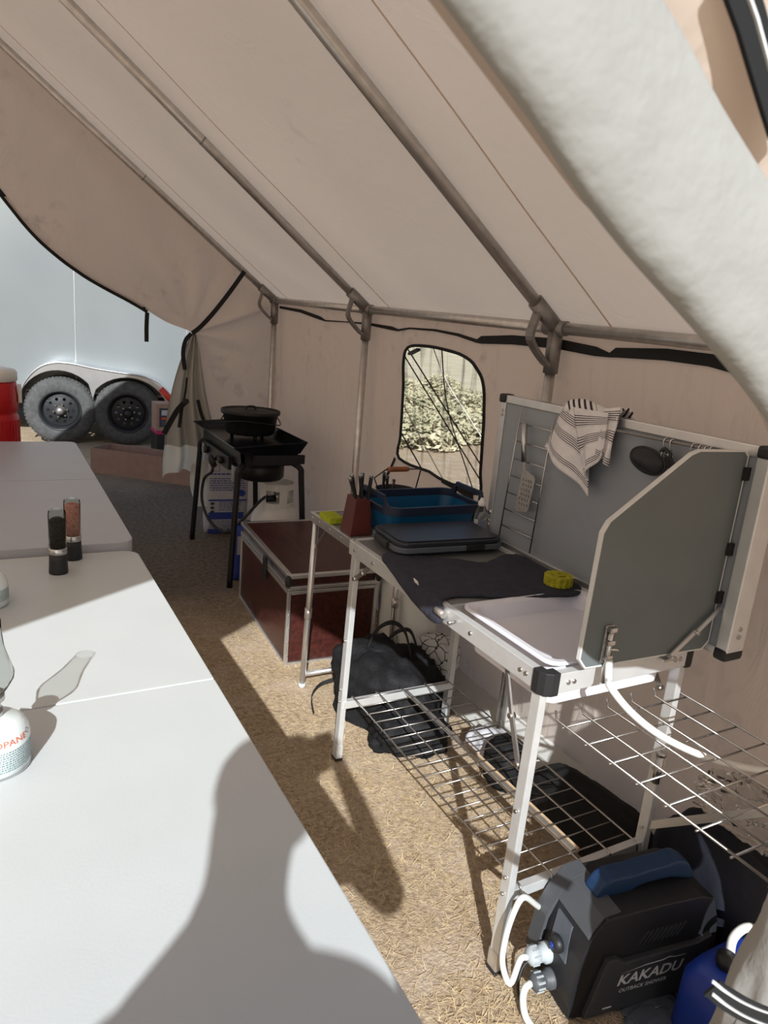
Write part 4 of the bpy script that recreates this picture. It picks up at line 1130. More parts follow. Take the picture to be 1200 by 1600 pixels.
def ladle_f(i, j):
    th = 2 * math.pi * i; r = j
    return V(PX - .030 - .028 * (1 - r * r), 1.268 + .058 * r * math.cos(th) + .0 * r, 1.222 + .031 * r * math.sin(th) + .006 * math.cos(th) * r)
MB().grid(ladle_f, 28, 8).build('bowl', M['black'], t, solid=.004)
MB().tube([ladle_f(k / 28, 1) for k in range(28)], .004, 6, closed=True).build('bowl_rim', M['black'], t)
MB().strap(catmull([(PX - .030, 1.215, 1.236), (PX - .034, 1.195, 1.230), (PX - .036, 1.17, 1.205), (PX - .034, 1.12, 1.14), (PX - .03, 1.06, 1.06)], 5), .026, .007, (0, .6, .8)).build('handle', M['black'], t)
MB().tube(catmull([(PX - .030, 1.232, 1.252), (PX - .030, 1.222, 1.262), (PX - .030, 1.205, 1.250), (PX - .032, 1.195, 1.232)], 5), .005, 6).build('hanging_eye', M['black'], t)

# striped towel over the panel rail
def tow(corners, n1, n2, bul, seed, v0, v1):
    a, b_, c, d = [P(u, v, x=xx) for u, v, xx in corners]   # a top-left, b bottom-left, c bottom-right, d top-right
    q = MB(); uv = []
    vs = []
    for i in range(n1 + 1):
        for j in range(n2 + 1):
            s_, t_ = i / n1, j / n2
            p = (a.lerp(d, s_)).lerp(b_.lerp(c, s_), t_)
            p.x -= bul * math.sin(math.pi * s_) * (.3 + .7 * t_) + .010 * t_ * math.sin(s_ * 9 + seed + 2 * t_) + .003 * fn(p, 25, seed)
            p.x = min(p.x, PX - .008)
            vs.append(p); uv.append((s_, v0 + (v1 - v0) * t_))
    k = n2 + 1
    fs = [(i * k + j, (i + 1) * k + j, (i + 1) * k + j + 1, i * k + j + 1) for i in range(n1) for j in range(n2)]
    return vs, fs, uv
def towel_obj(name, sets, par):
    q = MB(); uvs = []
    for vs, fs, uv in sets:
        q.add(vs, fs, True); uvs += uv
    o = q.build(name, M['towel'], par, recalc=False, solid=.004)
    ul = o.data.uv_layers.new(name='weave')
    for l in o.data.loops: ul.data[l.index].uv = uvs[l.vertex_index]
    return o
t = thing('tea_towel', 'white waffle tea towel with dark stripes draped over the panel', 'towel', (1.48, 1.55, 1.05))
towel_obj('front_layer', [tow([(922, 655, 1.470), (922, 776, 1.462), (848, 698, 1.478), (884, 632, 1.482)], 22, 24, .012, .4, .0, 1.0)], t)
towel_obj('front_fold', [tow([(896, 636, 1.474), (913, 752, 1.450), (941, 712, 1.446), (950, 645, 1.458)], 16, 24, .014, 2.1, .0, .95)], t)
towel_obj('side_fold', [tow([(940, 640, 1.470), (934, 706, 1.455), (953, 729, 1.462), (970, 636, 1.482)], 16, 24, .012, 4.4, .05, .9)], t)
def over(i, j):
    y = P(884, 632, x=1.482).y * (1 - i) + P(970, 636, x=1.482).y * i
    a = math.pi * j
    return (PX + .010 - .032 * math.cos(a) , y + .004 * math.sin(6 * i), 1.312 + .022 * math.sin(a) * (1 + .3 * math.sin(i * 7)) - .012 * (1 - math.sin(a)))
ovs = [over(i / 24, j / 10) for i in range(25) for j in range(11)]
towel_obj('top_fold', [(ovs, [(i * 11 + j, (i + 1) * 11 + j, (i + 1) * 11 + j + 1, i * 11 + j + 1) for i in range(24) for j in range(10)], [(i / 24, .05 + .3 * i / 24 + j / 60) for i in range(25) for j in range(11)])], t)
def backl(i, j):
    p = V(*over(i, 1)); p.z -= .16 * j; p.x += .004 * math.sin(8 * i); return p
bvs = [backl(i / 24, j / 10) for i in range(25) for j in range(11)]
towel_obj('back_layer', [(bvs, [(i * 11 + j, (i + 1) * 11 + j, (i + 1) * 11 + j + 1, i * 11 + j + 1) for i in range(24) for j in range(10)], [(i / 24, j / 10) for i in range(25) for j in range(11)])], t)

# ------------------------------------------------------------------ things on the counter
t = thing('dish_mat', 'dark slate drying cloth spread over the counter and hanging off its front', 'cloth', (1.2, 1.6, .80))
cpx = [(598, 868), (606, 888), (622, 912), (640, 934), (660, 948), (684, 950), (694, 938), (720, 932), (790, 934), (860, 933), (903, 930), (908, 915), (906, 903), (862, 893), (835, 876), (812, 866), (795, 872), (760, 880), (700, 874), (640, 866)]
co = [P(u, v, z=KZ + .006) for u, v in cpx]
co = catmull([(p.x, p.y, 0) for p in co], 4, True)
def cl_map(x, y):
    z = KZ + .006 + .006 * max(0, fn((x, y, 0), 9, 3)) + .004 * max(0, fn((x, y, 0), 25, 5)) + .018 * math.exp(-((x - 1.41) ** 2 + (y - 1.70) ** 2) / .003)
    if x < KX0 + .002:
        d = KX0 + .002 - x
        a = min(d / .012, math.pi / 2)
        x = KX0 + .002 - .010 * math.sin(a) - .12 * max(0, d - .019)
        z = z - .010 * (1 - math.cos(a)) - max(0, d - .019) * .95
    return (x, y, z)
MB().sheet([(min(p.x, PX - .012), p.y) for p in co], [], .014, cl_map).build('fabric', M['cloth'], t, recalc=False, solid=.005)
c = P(653, 911, z=KZ + .012); cc = V(*cl_map(c.x, c.y))
q = MB(); q.box(V(KX0 - .004, cc.y, cc.z + .010), (.002, .020, .016), R=Matrix.Rotation(-.5, 3, 'Y') @ Matrix.Rotation(.3, 3, 'X')); q.build('care_tag', M['white'], t)
q = MB(); q.cyl((KX0 - .012, 1.425, KZ - .016), (KX0 - .012, 1.462, KZ - .014), .010); tag(q.build('towel_bar', M['pole']), 'round metal bar end sticking out under the slate cloth at the counter front', 'bar')

# yellow scrubber
out = [((.041 + .0016 * math.cos(14 * a)) * math.cos(a), (.041 + .0016 * math.cos(14 * a)) * math.sin(a)) for a in [2 * math.pi * k / 84 for k in range(84)]]
SPO = P(868, 910, z=KZ + .012)
q = MB(); q.plate(out, [circ(-.013, .010, .0065, 12), circ(.013, .010, .0065, 12), [(x, -.014 + y) for x, y in circ(0, 0, .018, 14, .005)]], 0, .028, lambda x, y, z: (min(SPO.x, 1.448) + x, SPO.y - .01 + y, KZ + .011 + z)); tag(q.build('scrubber', M['sponge'], bevel=.003), 'round yellow scalloped foam scrubber on the slate cloth', 'sponge')

# flat black lidded tray
t = thing('lidded_tray', 'flat black lidded tray with slate rim on the counter before the blue tub', 'tray', (1.27, 1.91, .80))
ra = math.radians(-4)
def tr(x, y, z):
    c, s_ = math.cos(ra), math.sin(ra); return (1.275 + x * c - y * s_, 1.912 + x * s_ + y * c, z)
def slab(x, y, r, z0, z1, nm, mm, bev=.003, tp=0):
    q = MB(); o0 = rrect(-x + tp, x - tp, -y + tp, y - tp, r); o1 = rrect(-x, x, -y, y, r); k = len(o0)
    q.add([tr(*p, z0) for p in o0] + [tr(*p, z1) for p in o1], [(i, (i + 1) % k, k + (i + 1) % k, k + i) for i in range(k)] + [tuple(range(k - 1, -1, -1)), tuple(range(k, 2 * k))])
    return q.build(nm, M[mm], t, bevel=bev)
slab(.185, .105, .04, KZ + .002, KZ + .018, 'base', 'lid', .003, .02)
slab(.200, .118, .045, KZ + .018, KZ + .036, 'rim', 'lidrim')
slab(.196, .114, .045, KZ + .036, KZ + .050, 'lid', 'lid', .004)
slab(.182, .100, .035, KZ + .050, KZ + .054, 'lid_board', 'lid', .0015)
for sx in (-1, 1):
    q = MB(); q.box(tr(sx * .204, 0, KZ + .030), (.016, .10, .020), ra); q.build('grip', M['black'], t, bevel=.004)
for sy in (-1, 1):
    q = MB(); q.box(tr(.08, sy * .118, KZ + .028), (.07, .006, .018), ra); q.build('clip', M['black'], t, bevel=.002)

# dish soap bottle
t = thing('soap_bottle', 'clear dish soap bottle with white cap between tub and back panel', 'bottle')
MB().lathe([(0, 0), (.024, 0), (.027, .004), (.029, .03), (.028, .065), (.022, .085), (.014, .098), (.012, .108)], n=24, R=Matrix(((1.1, 0, 0), (0, .75, 0), (0, 0, 1)))).build('body', thin_glass('bottle_plastic', (.62, .66, .68), .3), t)
MB().lathe([(0, .002), (.025, .002), (.026, .03), (.0, .031)], n=20, R=Matrix(((1.1, 0, 0), (0, .75, 0), (0, 0, 1)))).build('soap', mat('soap_gel', (.42, .44, .46), .2, 0, .05), t)
MB().lathe([(.013, .104), (.0145, .106), (.0145, .120), (.009, .124), (.007, .132), (.0, .133)], n=18).build('cap', M['white'], t)
q = MB(); q.grid(lambda i, j: (.0325 * math.sin(-1.0 + 2.0 * i), -.0223 * math.cos(-1.0 + 2.0 * i), .022 + .036 * j), 10, 2); lb = q.build('label', M['bagwhite'], t, recalc=False)
q = MB()
for k in range(5): q.grid(lambda i, j: (.0328 * math.sin(-.5 + 1.0 * i), -.0226 * math.cos(-.5 + 1.0 * i), .028 + .006 * k + .0025 * j), 6, 1)
q.build('label_print', M['blue_print'], lb, recalc=False)['kind'] = 'stuff'
t.location = (1.512, 2.002, KZ + .002); t.rotation_euler.z = -.25

# ------------------------------------------------------------------ extension table with round legs
ET = .765
t = thing('side_table', 'small grey table with round aluminium legs joined to the far end of the kitchen', 'table', (1.28, 2.29, 0))
ex0, ex1, ey0, ey1 = 1.065, 1.50, 2.062, 2.515
MB().bx(ex0 + .012, ex1 - .012, ey0 + .012, ey1 - .012, ET - .012, ET).build('tabletop', M['grey_top'], t)
for a in ((ex0, ex0 + .014, ey0, ey1), (ex1 - .014, ex1, ey0, ey1), (ex0 + .014, ex1 - .014, ey0, ey0 + .014), (ex0 + .014, ex1 - .014, ey1 - .014, ey1)):
    MB().bx(*a, ET - .034, ET + .002).build('edge_rail', M['alu'], t, bevel=.002)
for k, y in enumerate((2.12, 2.22, 2.32, 2.42, 2.49)):
    q = MB(); q.cyl((ex0, y, ET - .016), (ex0 - .003, y, ET - .016), .004, n=8); q.build('rivet', M['steel'], t)
for x, xt in ((1.072, 1.085), (1.490, 1.480)):
    q = MB(); q.cyl((x, 2.508, 0), (xt, 2.495, ET - .034), .0125, n=16); lg = q.build('leg', M['alu'], t)
    q = MB(); c0 = V(x, 2.508, 0).lerp(V(xt, 2.495, ET - .034), .46); q.cyl(c0 - V(0, 0, .022), c0 + V(0, 0, .022), .0155, n=16); q.build('leg_collar', M['pole'], lg)
    q = MB(); q.cyl((x, 2.508, 0), (x, 2.508, .018), .015, n=16); q.build('foot_cap', M['edge'], lg)
MB().cyl((1.073, 2.507, .057), (1.489, 2.507, .057), .011).build('stretcher', M['alu'], t)
q = MB(); q.bar((1.082, 2.49, .62), (1.085, 2.39, ET - .035), .004, .010); q.build('stay', M['steel'], t)
q = MB(); q.tube(catmull([(1.058, 2.075, ET + .004), (1.050, 2.068, .72), (1.048, 2.066, .66), (1.052, 2.06, .60), (1.056, 2.055, .56)], 5), .0035, 6); q.build('cord', M['strap'], t)

# knife block with steak knives
t = thing('knife_block', 'dark red wooden knife block at the left end of the counter', 'knife block', (1.12, 2.215, ET))
KB = V(1.120, 2.215, ET + .002)
b0 = [(-.042, -.045), (.042, -.045), (.042, .045), (-.042, .045)]; b1 = [(-.024, -.034), (.034, -.034), (.034, .040), (-.024, .040)]
q = MB(); q.add([KB + V(x, y, 0) for x, y in b0] + [KB + V(x, y, .136 - (x + .02) * .15) for x, y in b1], [(3, 2, 1, 0), (4, 5, 6, 7), (0, 1, 5, 4), (1, 2, 6, 5), (2, 3, 7, 6), (3, 0, 4, 7)]); q.build('body', M['block'], t, bevel=.003)
ki = 0
for r, c in ((0, 0), (0, 1), (1, 0), (1, 1), (2, 0), (2, 1), (3, 1)):
    x = -.018 + ki * .0075; y = -.024 + (ki % 3) * .022
    a = KB + V(x, y, .128 + .003 * (ki % 2)); lean = V(-.42 + .085 * ki + random.uniform(-.04, .04), -.05 + random.uniform(-.06, .06), 1).normalized()
    kn = thing('steak_knife', ['black handled knife leaning furthest left in the red block', 'second black handled knife from the left in the red block', 'third black handled knife from the left in the red block', 'middle one of the seven knives in the red block', 'third knife from the right in the red block', 'second knife from the right in the red block', 'rightmost upright knife in the red block'][ki], 'knife', a, 'knives in the red block')
    ki += 1
    q = MB(); q.bar(a + lean * -.012, a + lean * .080, .010, .014, (0, 1, 0)); q.build('handle', M['black'], kn, bevel=.003)
    q = MB(); q.bar(a + lean * .080, a + lean * .090, .0105, .0145, (0, 1, 0)); q.build('end_cap', M['steel'], kn, bevel=.002)
# lime sponges in a pack
t = thing('sponge_pack', 'lime green pack of small sponges at the counter corner', 'sponge', (1.09, 2.36, ET))
for i in range(2):
    for j in range(3):
        q = MB(); q.box((1.095 + .030 * (i - .5), 2.395 + .034 * (j - 1) - .02, ET + .014), (.029, .033, .023)); q.build('sponge_block', M['lime'], t, bevel=.002)

# blue collapsible tub
t = thing('dish_tub', 'blue collapsible dish tub with navy rim and cut out handles', 'tub', (1.36, 2.19, ET))
ux0, ux1, uy0, uy1 = 1.172, 1.588, 2.062, 2.335
def ring4(ix, iy, r): return rrect(ux0 + ix, ux1 - ix, uy0 + iy, uy1 - iy, r, 6)
lv = [(ring4(.035, .03, .05), ET + .003), (ring4(.02, .018, .05), ET + .02), (ring4(.004, .004, .05), ET + .10)]
k = len(lv[0][0])
inn = [(ring4(.012, .012, .045), ET + .10), (ring4(.03, .028, .045), ET + .02), (ring4(.04, .035, .045), ET + .012)]
q = MB(); al = lv + inn
vs = sum([[(x, y, z) for x, y in p] for p, z in al], [])
fs = sum([[(a * k + i, a * k + (i + 1) % k, (a + 1) * k + (i + 1) % k, (a + 1) * k + i) for i in range(k)] for a in range(len(al) - 1)], []) + [tuple(range(k - 1, -1, -1)), tuple((len(al) - 1) * k + i for i in range(k))]
q.add(vs, fs, False); q.build('basin', M['blue_tub'], t)
def rimz(x):     # rim rises into the two handles at the ends
    e = (abs(x - (ux0 + ux1) / 2) / ((ux1 - ux0) / 2))
    return ET + .130 + .034 * max(0, min(1, (e - .80) / .10))
op = ring4(-.004, -.004, .055); ip = ring4(.010, .010, .05)
q = MB()
def rim_z(p):
    yy = abs(p[1] - (uy0 + uy1) / 2) / ((uy1 - uy0) / 2)
    ex = abs(p[0] - (ux0 + ux1) / 2) / ((ux1 - ux0) / 2)
    return ET + .128 + (.036 * max(0, min(1, (.78 - yy) / .15)) if ex > .9 else 0)
pts_o = []; pts_i = []
# finer sampling along each side for the handle bumps
def dens(poly, n=8):
    out = []
    for a, b_ in zip(poly, poly[1:] + poly[:1]):
        L_ = math.hypot(a[0] - b_[0], a[1] - b_[1]); m = max(1, int(L_ / .012))
        out += [(a[0] + (b_[0] - a[0]) * s_ / m, a[1] + (b_[1] - a[1]) * s_ / m) for s_ in range(m)]
    return out
cxm, cym = (ux0 + ux1) / 2, (uy0 + uy1) / 2
od = dens(op); idn = [(cxm + (x - cxm) * (1 - .012 / ((ux1 - ux0) / 2)), cym + (y - cym) * (1 - .012 / ((uy1 - uy0) / 2))) for x, y in od]
k = len(od)
def hole_lo(p): return rim_z(p) > ET + .160
vs = [(x, y, ET + .098) for x, y in od] + [(x, y, rim_z((x, y))) for x, y in od] + [(x, y, rim_z(o_)) for (x, y), o_ in zip(idn, od)] + [(x, y, ET + .098) for x, y in idn]
mid0 = len(vs)
vs += [(x, y, ET + .118) for x, y in od] + [(x, y, ET + .148) for x, y in od] + [(x, y, ET + .118) for x, y in idn] + [(x, y, ET + .148) for x, y in idn]
fs = []
for i in range(k):
    j = (i + 1) % k
    fs += [(k + i, k + j, 2 * k + j, 2 * k + i), (3 * k + i, 3 * k + j, j, i)]
    A_, B_, C_, D_ = mid0, mid0 + k, mid0 + 2 * k, mid0 + 3 * k
    if hole_lo(od[i]) and hole_lo(od[j]):
        fs += [(i, j, A_ + j, A_ + i), (B_ + i, B_ + j, k + j, k + i), (3 * k + j, 3 * k + i, C_ + i, C_ + j), (D_ + j, D_ + i, 2 * k + i, 2 * k + j), (A_ + i, A_ + j, C_ + j, C_ + i), (B_ + j, B_ + i, D_ + i, D_ + j)]
    else:
        fs += [(i, j, k + j, k + i), (3 * k + j, 3 * k + i, 2 * k + i, 2 * k + j)]
q.add(vs, fs); q.build('rim', M['navy'], t)
# small pot with wooden bail grip behind the tub
PT = V(1.395, 2.425, ET + .002)
t = thing('camp_pot', 'dark camp pot behind the blue tub with wooden grip on its wire bail', 'pot', PT)
MB().lathe([(0, 0), (.072, 0), (.078, .008), (.082, .10), (.085, .103), (.080, .103), (.076, .010), (0, .006)], PT, 32).build('body', M['castiron'], t)
q = MB(); q.tube([PT + V(*p) for p in ((-.083, -.01, .095), (-.115, -.02, .155), (-.065, -.02, .188), (.045, -.02, .188), (.095, -.02, .186), (.083, -.01, .095))], .0028, 8); bl_ = q.build('bail', M['iron'], t)
MB().lathe([(.0085, 0), (.0105, .01), (.0105, .085), (.0085, .095)], PT + V(-.058, -.02, .188), 14, Matrix.Rotation(math.pi / 2, 3, 'Y')).build('grip', M['wood'], bl_)
for i, (dx, lbl) in enumerate(((-.062, 'black handled utensil standing in the camp pot, leftmost'), (-.045, 'black handled utensil standing in the camp pot, middle'), (-.015, 'steel clip ended utensil standing in the camp pot, rightmost'))):
    kn = thing('utensil', lbl, 'utensil', PT + V(dx, .0, .01), 'utensils in the camp pot')
    q = MB(); a = PT + V(dx, -.01, .012); b_ = PT + V(dx - .008, -.015, .165 - .015 * i); q.bar(a, b_, .010, .008, (0, 1, 0)); q.build('handle', M['black'] if i < 2 else M['steel'], kn, bevel=.002)
    q = MB(); q.bar(b_, b_ + (b_ - a).normalized() * .012, .0105, .0085, (0, 1, 0)); q.build('end_cap', M['steel'], kn)

# ------------------------------------------------------------------ shower pump at the near end
t = thing('shower_pump', 'black portable shower pump with blue handle under the side shelf', 'pump')
L_, D_, H_ = .40, .19, .285
# body as an extruded side profile (x along the length, z up), depth along y
prof = [(.035, 0), (.36, 0), (.40, .03), (.405, .15), (.38, .235), (.335, .272), (.10, .272), (.062, .262), (.030, .215), (.012, .165), (.0, .07), (.006, .03)]
prof = [(p.x, p.y) for p in catmull([(x, z, 0) for x, z in prof], 2, True)]
body = MB().plate(prof, [], .012, D_ - .012, lambda x, z, y: (x, y, z)).build('body', M['pumpb'], t, bevel=.010)
# front plate with the lettering
fp = [(.040, .012), (.325, .012), (.365, .05), (.375, .165), (.335, .150), (.125, .150), (.105, .165), (.078, .165)]
plt = MB().plate(fp, [], -.002, .014, lambda x, z, y: (x, y, z)).build('front_plate', M['pumpg'], body, bevel=.003)
def front_text(body_, size, x0, z0, shear, bold, mt, nm, sp=1.0, sxx=1.0):
    vs, fs = text_mesh(body_, size, shear, bold, sp)
    q = MB(); q.add([(x0 + v.x * sxx, -.0028, z0 + v.y) for v in vs], fs); return q.build(nm, M[mt], plt, recalc=False)
front_text('KAKADU', .040, .112, .088, .22, .0009, 'silverprint', 'lettering', 1.0, 1.12)
front_text('OUTBACK SHOWER', .0148, .122, .066, .18, .0002, 'silverprint', 'lettering')
q = MB(); q.add([(x, -.0028, z) for x, z in [(x - .038, z) for x, z in ((.152, .1195), (.225, .128), (.275, .129), (.290, .133), (.310, .129), (.340, .1285), (.340, .1305), (.310, .1315), (.290, .136), (.273, .1315), (.225, .1305))]], [tuple(range(11))]); q.build('emblem_ridge', M['silverprint'], plt, recalc=False)
q = MB(); q.add([(x, -.0028, z) for x, z in ((.085, .028), (.110, .028), (.110, .0325), (.085, .0325))], [(0, 1, 2, 3)]); q.build('printed_bar', M['silverprint'], plt, recalc=False)
for k in range(9):
    q = MB(); q.bar((.165 + k * .0135, .0105, .178), (.188 + k * .0135, .0105, .212), .003, .0035, (0, 1, 0)); q.build('vent_slot', M['pumpg'], body)
# slate edge plates on the left end
ep = [(-.004, .05), (.010, .165), (.030, .215), (.062, .262), (.105, .274), (.105, .278), (.060, .270), (.026, .222), (.002, .172), (-.012, .06)]
MB().plate([(x, z) for x, z in ep], [], D_ - .050, D_ - .004, lambda x, z, y: (x, y, z)).build('end_edge', M['pumpedge'], body, bevel=.002)
MB().plate([(x, z) for x, z in ep[2:8]], [], .02, D_ - .05, lambda x, z, y: (x, y, z)).build('end_edge', M['pumpedge'], body, bevel=.001)
# window with knob on the left end
Rk = Matrix.Rotation(-math.pi / 2, 3, 'Y')
q = MB(); q.add([(.010, .05, .125), (.010, .115, .13), (.028, .125, .205), (.028, .07, .205)], [(0, 1, 2, 3)]); q.build('sight_window', M['lidrim'], body, solid=.016)
q = MB(); q.lathe([(.0, .0), (.020, 0), (.021, .006), (.018, .018), (.0, .020)], (.006, .085, .15), 18, Rk); kb = q.build('dial_knob', M['black'], body)
q = MB(); q.lathe([(.0, 0), (.008, 0), (.008, .002), (0, .002)], (-.0145, .085, .15), 12, Rk); q.build('dial_mark', M['jug'], kb)
for z, y in ((.095, .115), (.050, .085)):
    q = MB(); q.lathe([(.0, -.02), (.022, -.02), (.024, .0), (.024, .014), (.019, .018), (.019, .030), (.021, .032), (.021, .050), (.013, .056), (.009, .058)], (.004, y, z), 20, Rk); ft = q.build('hose_fitting', M['fitting'] if z > .07 else M['pumpedge'], body)
    for k in range(10):
        a = 2 * math.pi * k / 10
        q = MB(); q.box((-.036, y + .0205 * math.cos(a), z + .0205 * math.sin(a)), (.018, .004, .004)); q.build('grip_rib', M['fitting'], ft)
# handle
hp_ = [(.075, .262), (.110, .245), (.170, .268), (.205, .282), (.285, .284), (.330, .272), (.360, .270), (.335, .315), (.300, .330), (.270, .325), (.215, .322), (.170, .316), (.115, .316), (.085, .295)]
MB().plate([(p.x, p.y) for p in catmull([(x, z, 0) for x, z in hp_], 2, True)], [], .070, .118, lambda x, z, y: (x, y, z)).build('handle', M['pumpblue'], t, bevel=.008)
t.location = (1.072, .862, 0); t.rotation_euler.z = math.radians(-8.5)
bpy.context.view_layer.update()
MW = t.matrix_world.copy()
f1 = MW @ V(-.054, .115, .095); f2_ = MW @ V(-.054, .085, .050)
t = thing('pump_hose', 'milky hose looping up from the upper pump fitting beside the table leg', 'hose', f1)
MB().tube(catmull([f1, f1 + V(-.02, 0, .0)] + [P(u, v, y=yy) for u, v, yy in ((797, 1537, .985), (785, 1505, 1.0), (790, 1465, 1.005), (803, 1425, 1.005), (818, 1402, 1.01), (838, 1414, 1.03), (856, 1428, 1.06))], 6), .0072, 10).build('tube', M['hose'], t)
t = thing('pump_hose', 'milky hose leaving the lower pump fitting at the bottom edge', 'hose', f2_)
MB().tube(catmull([f2_, f2_ + V(-.02, -.004, -.003), f2_ + V(-.036, -.02, -.018), f2_ + V(-.044, -.05, -.034), f2_ + V(-.03, -.10, -.040), f2_ + V(.02, -.17, -.040)], 6), .0080, 10).build('tube', M['hose'], t)
t = thing('pump_cable', 'thin black cable running from the pump along the ground', 'cable', f2_)
MB().tube(catmull([MW @ V(-.004, .12, .07), MW @ V(-.045, .13, .055), MW @ V(-.075, .10, .02), MW @ V(-.08, .04, .006), MW @ V(-.05, -.06, .005)], 6), .0035, 8).build('wire', M['black'], t)

# blue jug
t = thing('water_jug', 'blue plastic water jug in front of the pump at the lower right', 'jug', (1.40, .70, 0))
jb = MB()
def jug_sec(z, x0, x1, y0, y1, r): return [(x, y, z) for x, y in rrect(x0, x1, y0, y1, r, 5)]
lv = [jug_sec(0, 1.300, 1.515, .655, .770, .02), jug_sec(.01, 1.292, 1.522, .648, .778, .025), jug_sec(.16, 1.296, 1.520, .650, .776, .025), jug_sec(.19, 1.312, 1.505, .662, .764, .03), jug_sec(.20, 1.335, 1.480, .68, .746, .03)]
k = len(lv[0]); jb.add(sum(lv, []), sum([[(a * k + i, a * k + (i + 1) % k, (a + 1) * k + (i + 1) % k, (a + 1) * k + i) for i in range(k)] for a in range(4)], []) + [tuple(range(k - 1, -1, -1)), tuple(4 * k + i for i in range(k))], True)
jb.build('body', M['jug'], t)
MB().tube(catmull([(1.395, .73, .195), (1.40, .735, .235), (1.43, .735, .252), (1.47, .735, .235), (1.478, .73, .18)], 5), .010, 10).build('handle', M['hose'], t)
MB().lathe([(.018, .196), (.018, .21), (.022, .21), (.022, .228), (0, .230)], (1.355, .713, 0), 18).build('cap', M['black'], t)

# ------------------------------------------------------------------ soft bags on the floor
def lump(name, label, cat, c, r, m, amp=.12, fr_=3.0, seed=1.0, flat=True, grp=None, rz=0.0, ex=.7):
    t = thing(name, label, cat, (c[0], c[1], 0), grp)
    R = Matrix.Rotation(rz, 3, 'Z')
    q = MB(); nu, nv = 56, 34; vs = []
    for j in range(nv + 1):
        th = math.pi * j / nv
        for i in range(nu):
            ph = 2 * math.pi * i / nu
            d = V(math.sin(th) * math.cos(ph), math.sin(th) * math.sin(ph), math.cos(th))
            e = V(*[math.copysign(abs(v_) ** ex, v_) for v_ in d])
            k = 1 + amp * fn(e, fr_, seed) + amp * .5 * abs(fn(e, fr_ * 2.6, seed + 4)) + amp * .2 * fn(e, fr_ * 6, seed + 9)
            p = R @ V(e.x * r[0] * k, e.y * r[1] * k, e.z * r[2] * k) + V(*c)
            p.z = max(p.z, .003)
            vs.append(p)
    fs = [(j * nu + i, (j + 1) * nu + i, (j + 1) * nu + (i + 1) % nu, j * nu + (i + 1) % nu) for j in range(nv) for i in range(nu)]
    q.add(vs, fs, True)
    return t, q.build('body', m, t)
t, o = lump('duffel_bag', 'black nylon duffel bag under the far end of the camp kitchen', 'bag', (1.315, 2.215, .10), (.175, .22, .17), M['duffel'], .22, 2.2, 3.0, rz=.35)
MB().strap(catmull([(1.25, 2.30, .22), (1.27, 2.27, .33), (1.31, 2.22, .385), (1.35, 2.18, .36), (1.37, 2.15, .27), (1.38, 2.14, .22)], 6), .032, .005, (.5, .85, 0)).build('carry_handle', M['strap'], t)
MB().strap(catmull([(1.34, 2.33, .20), (1.37, 2.30, .29), (1.42, 2.26, .32), (1.44, 2.22, .26), (1.45, 2.20, .20)], 6), .030, .005, (.5, .85, 0)).build('carry_handle', M['strap'], t)
MB().tube(catmull([(1.22, 2.10, .20), (1.21, 2.085, .185), (1.225, 2.08, .17), (1.235, 2.085, .185)], 4), .003, 6).build('snap_hook', M['steel'], t)
MB().strap(catmull([P(538, 1056, z=.06), P(520, 1062, z=.035), P(500, 1070, z=.015), P(488, 1085, z=.008), P(487, 1100, z=.005), P(490, 1116, z=.004)], 5), .016, .003, (.2, .2, 1)).build('loose_strap', M['strap'], t)
MB().strap(catmull([(1.255, 2.03, .20), (1.252, 2.02, .14), (1.262, 2.015, .08)], 5), .022, .004, (1, .2, 0)).build('compression_strap', M['black'], t)
t, o = lump('camp_sack', 'black shapeless sack lying under the wire shelf beside the duffel', 'bag', (1.285, 1.985, .06), (.14, .10, .075), M['duffel'], .25, 2.6, 8.0, rz=-.3)
t, o = lump('printed_pouch', 'white pouch with black sketch print wedged behind the duffel', 'bag', (1.575, 2.27, .18), (.085, .09, .085), M['bagwhite'], .15, 2.5, 5.0, rz=.6)
nt = M['bagwhite'].copy(); nt.name = 'sketch_print'; o.data.materials[0] = nt
nn = nt.node_tree; vo = nn.nodes.new('ShaderNodeTexVoronoi'); vo.feature = 'DISTANCE_TO_EDGE'; vo.inputs['Scale'].default_value = 26
tcn = nn.nodes.new('ShaderNodeTexCoord'); nn.links.new(tcn.outputs['Object'], vo.inputs['Vector'])
rp_ = nn.nodes.new('ShaderNodeValToRGB'); rp_.color_ramp.elements[0].position = .03; rp_.color_ramp.elements[1].position = .06; rp_.color_ramp.elements[0].color = (.02, .02, .02, 1); rp_.color_ramp.elements[1].color = (.6, .6, .58, 1)
nn.links.new(vo.outputs['Distance'], rp_.inputs['Fac']); nn.links.new(rp_.outputs['Color'], nn.nodes['Principled BSDF'].inputs['Base Color'])
t, o = lump('plastic_sack', 'white translucent plastic sack behind the side table legs', 'bag', (1.585, 2.56, .26), (.07, .20, .28), M['hose'], .16, 2.4, 6.0)
t, o = lump('cap_bag', 'black padded round bag against the tent wall under the shelf', 'bag', (1.49, 1.655, .075), (.07, .075, .095), M['duffel'], .06, 2.0, 7.0)
t, o = lump('white_cloth_bundle', 'white cloth lying sunlit at the foot of the tent wall', 'cloth', (1.53, 1.79, .045), (.075, .085, .06), M['bagwhite'], .18, 2.4, 9.0)
t, o = lump('black_tarp', 'black folded tarp along the tent wall under the shelf', 'tarp', (1.575, 1.33, .06), (.10, .23, .095), M['blackfab'], .10, 2.0, 4.0, rz=.05)
t, o = lump('storage_bag', 'dark navy fabric storage bag slumped behind the pump', 'bag', (1.598, .92, .14), (.095, .17, .185), M['darkbag'], .10, 1.8, 2.0, rz=-.1)
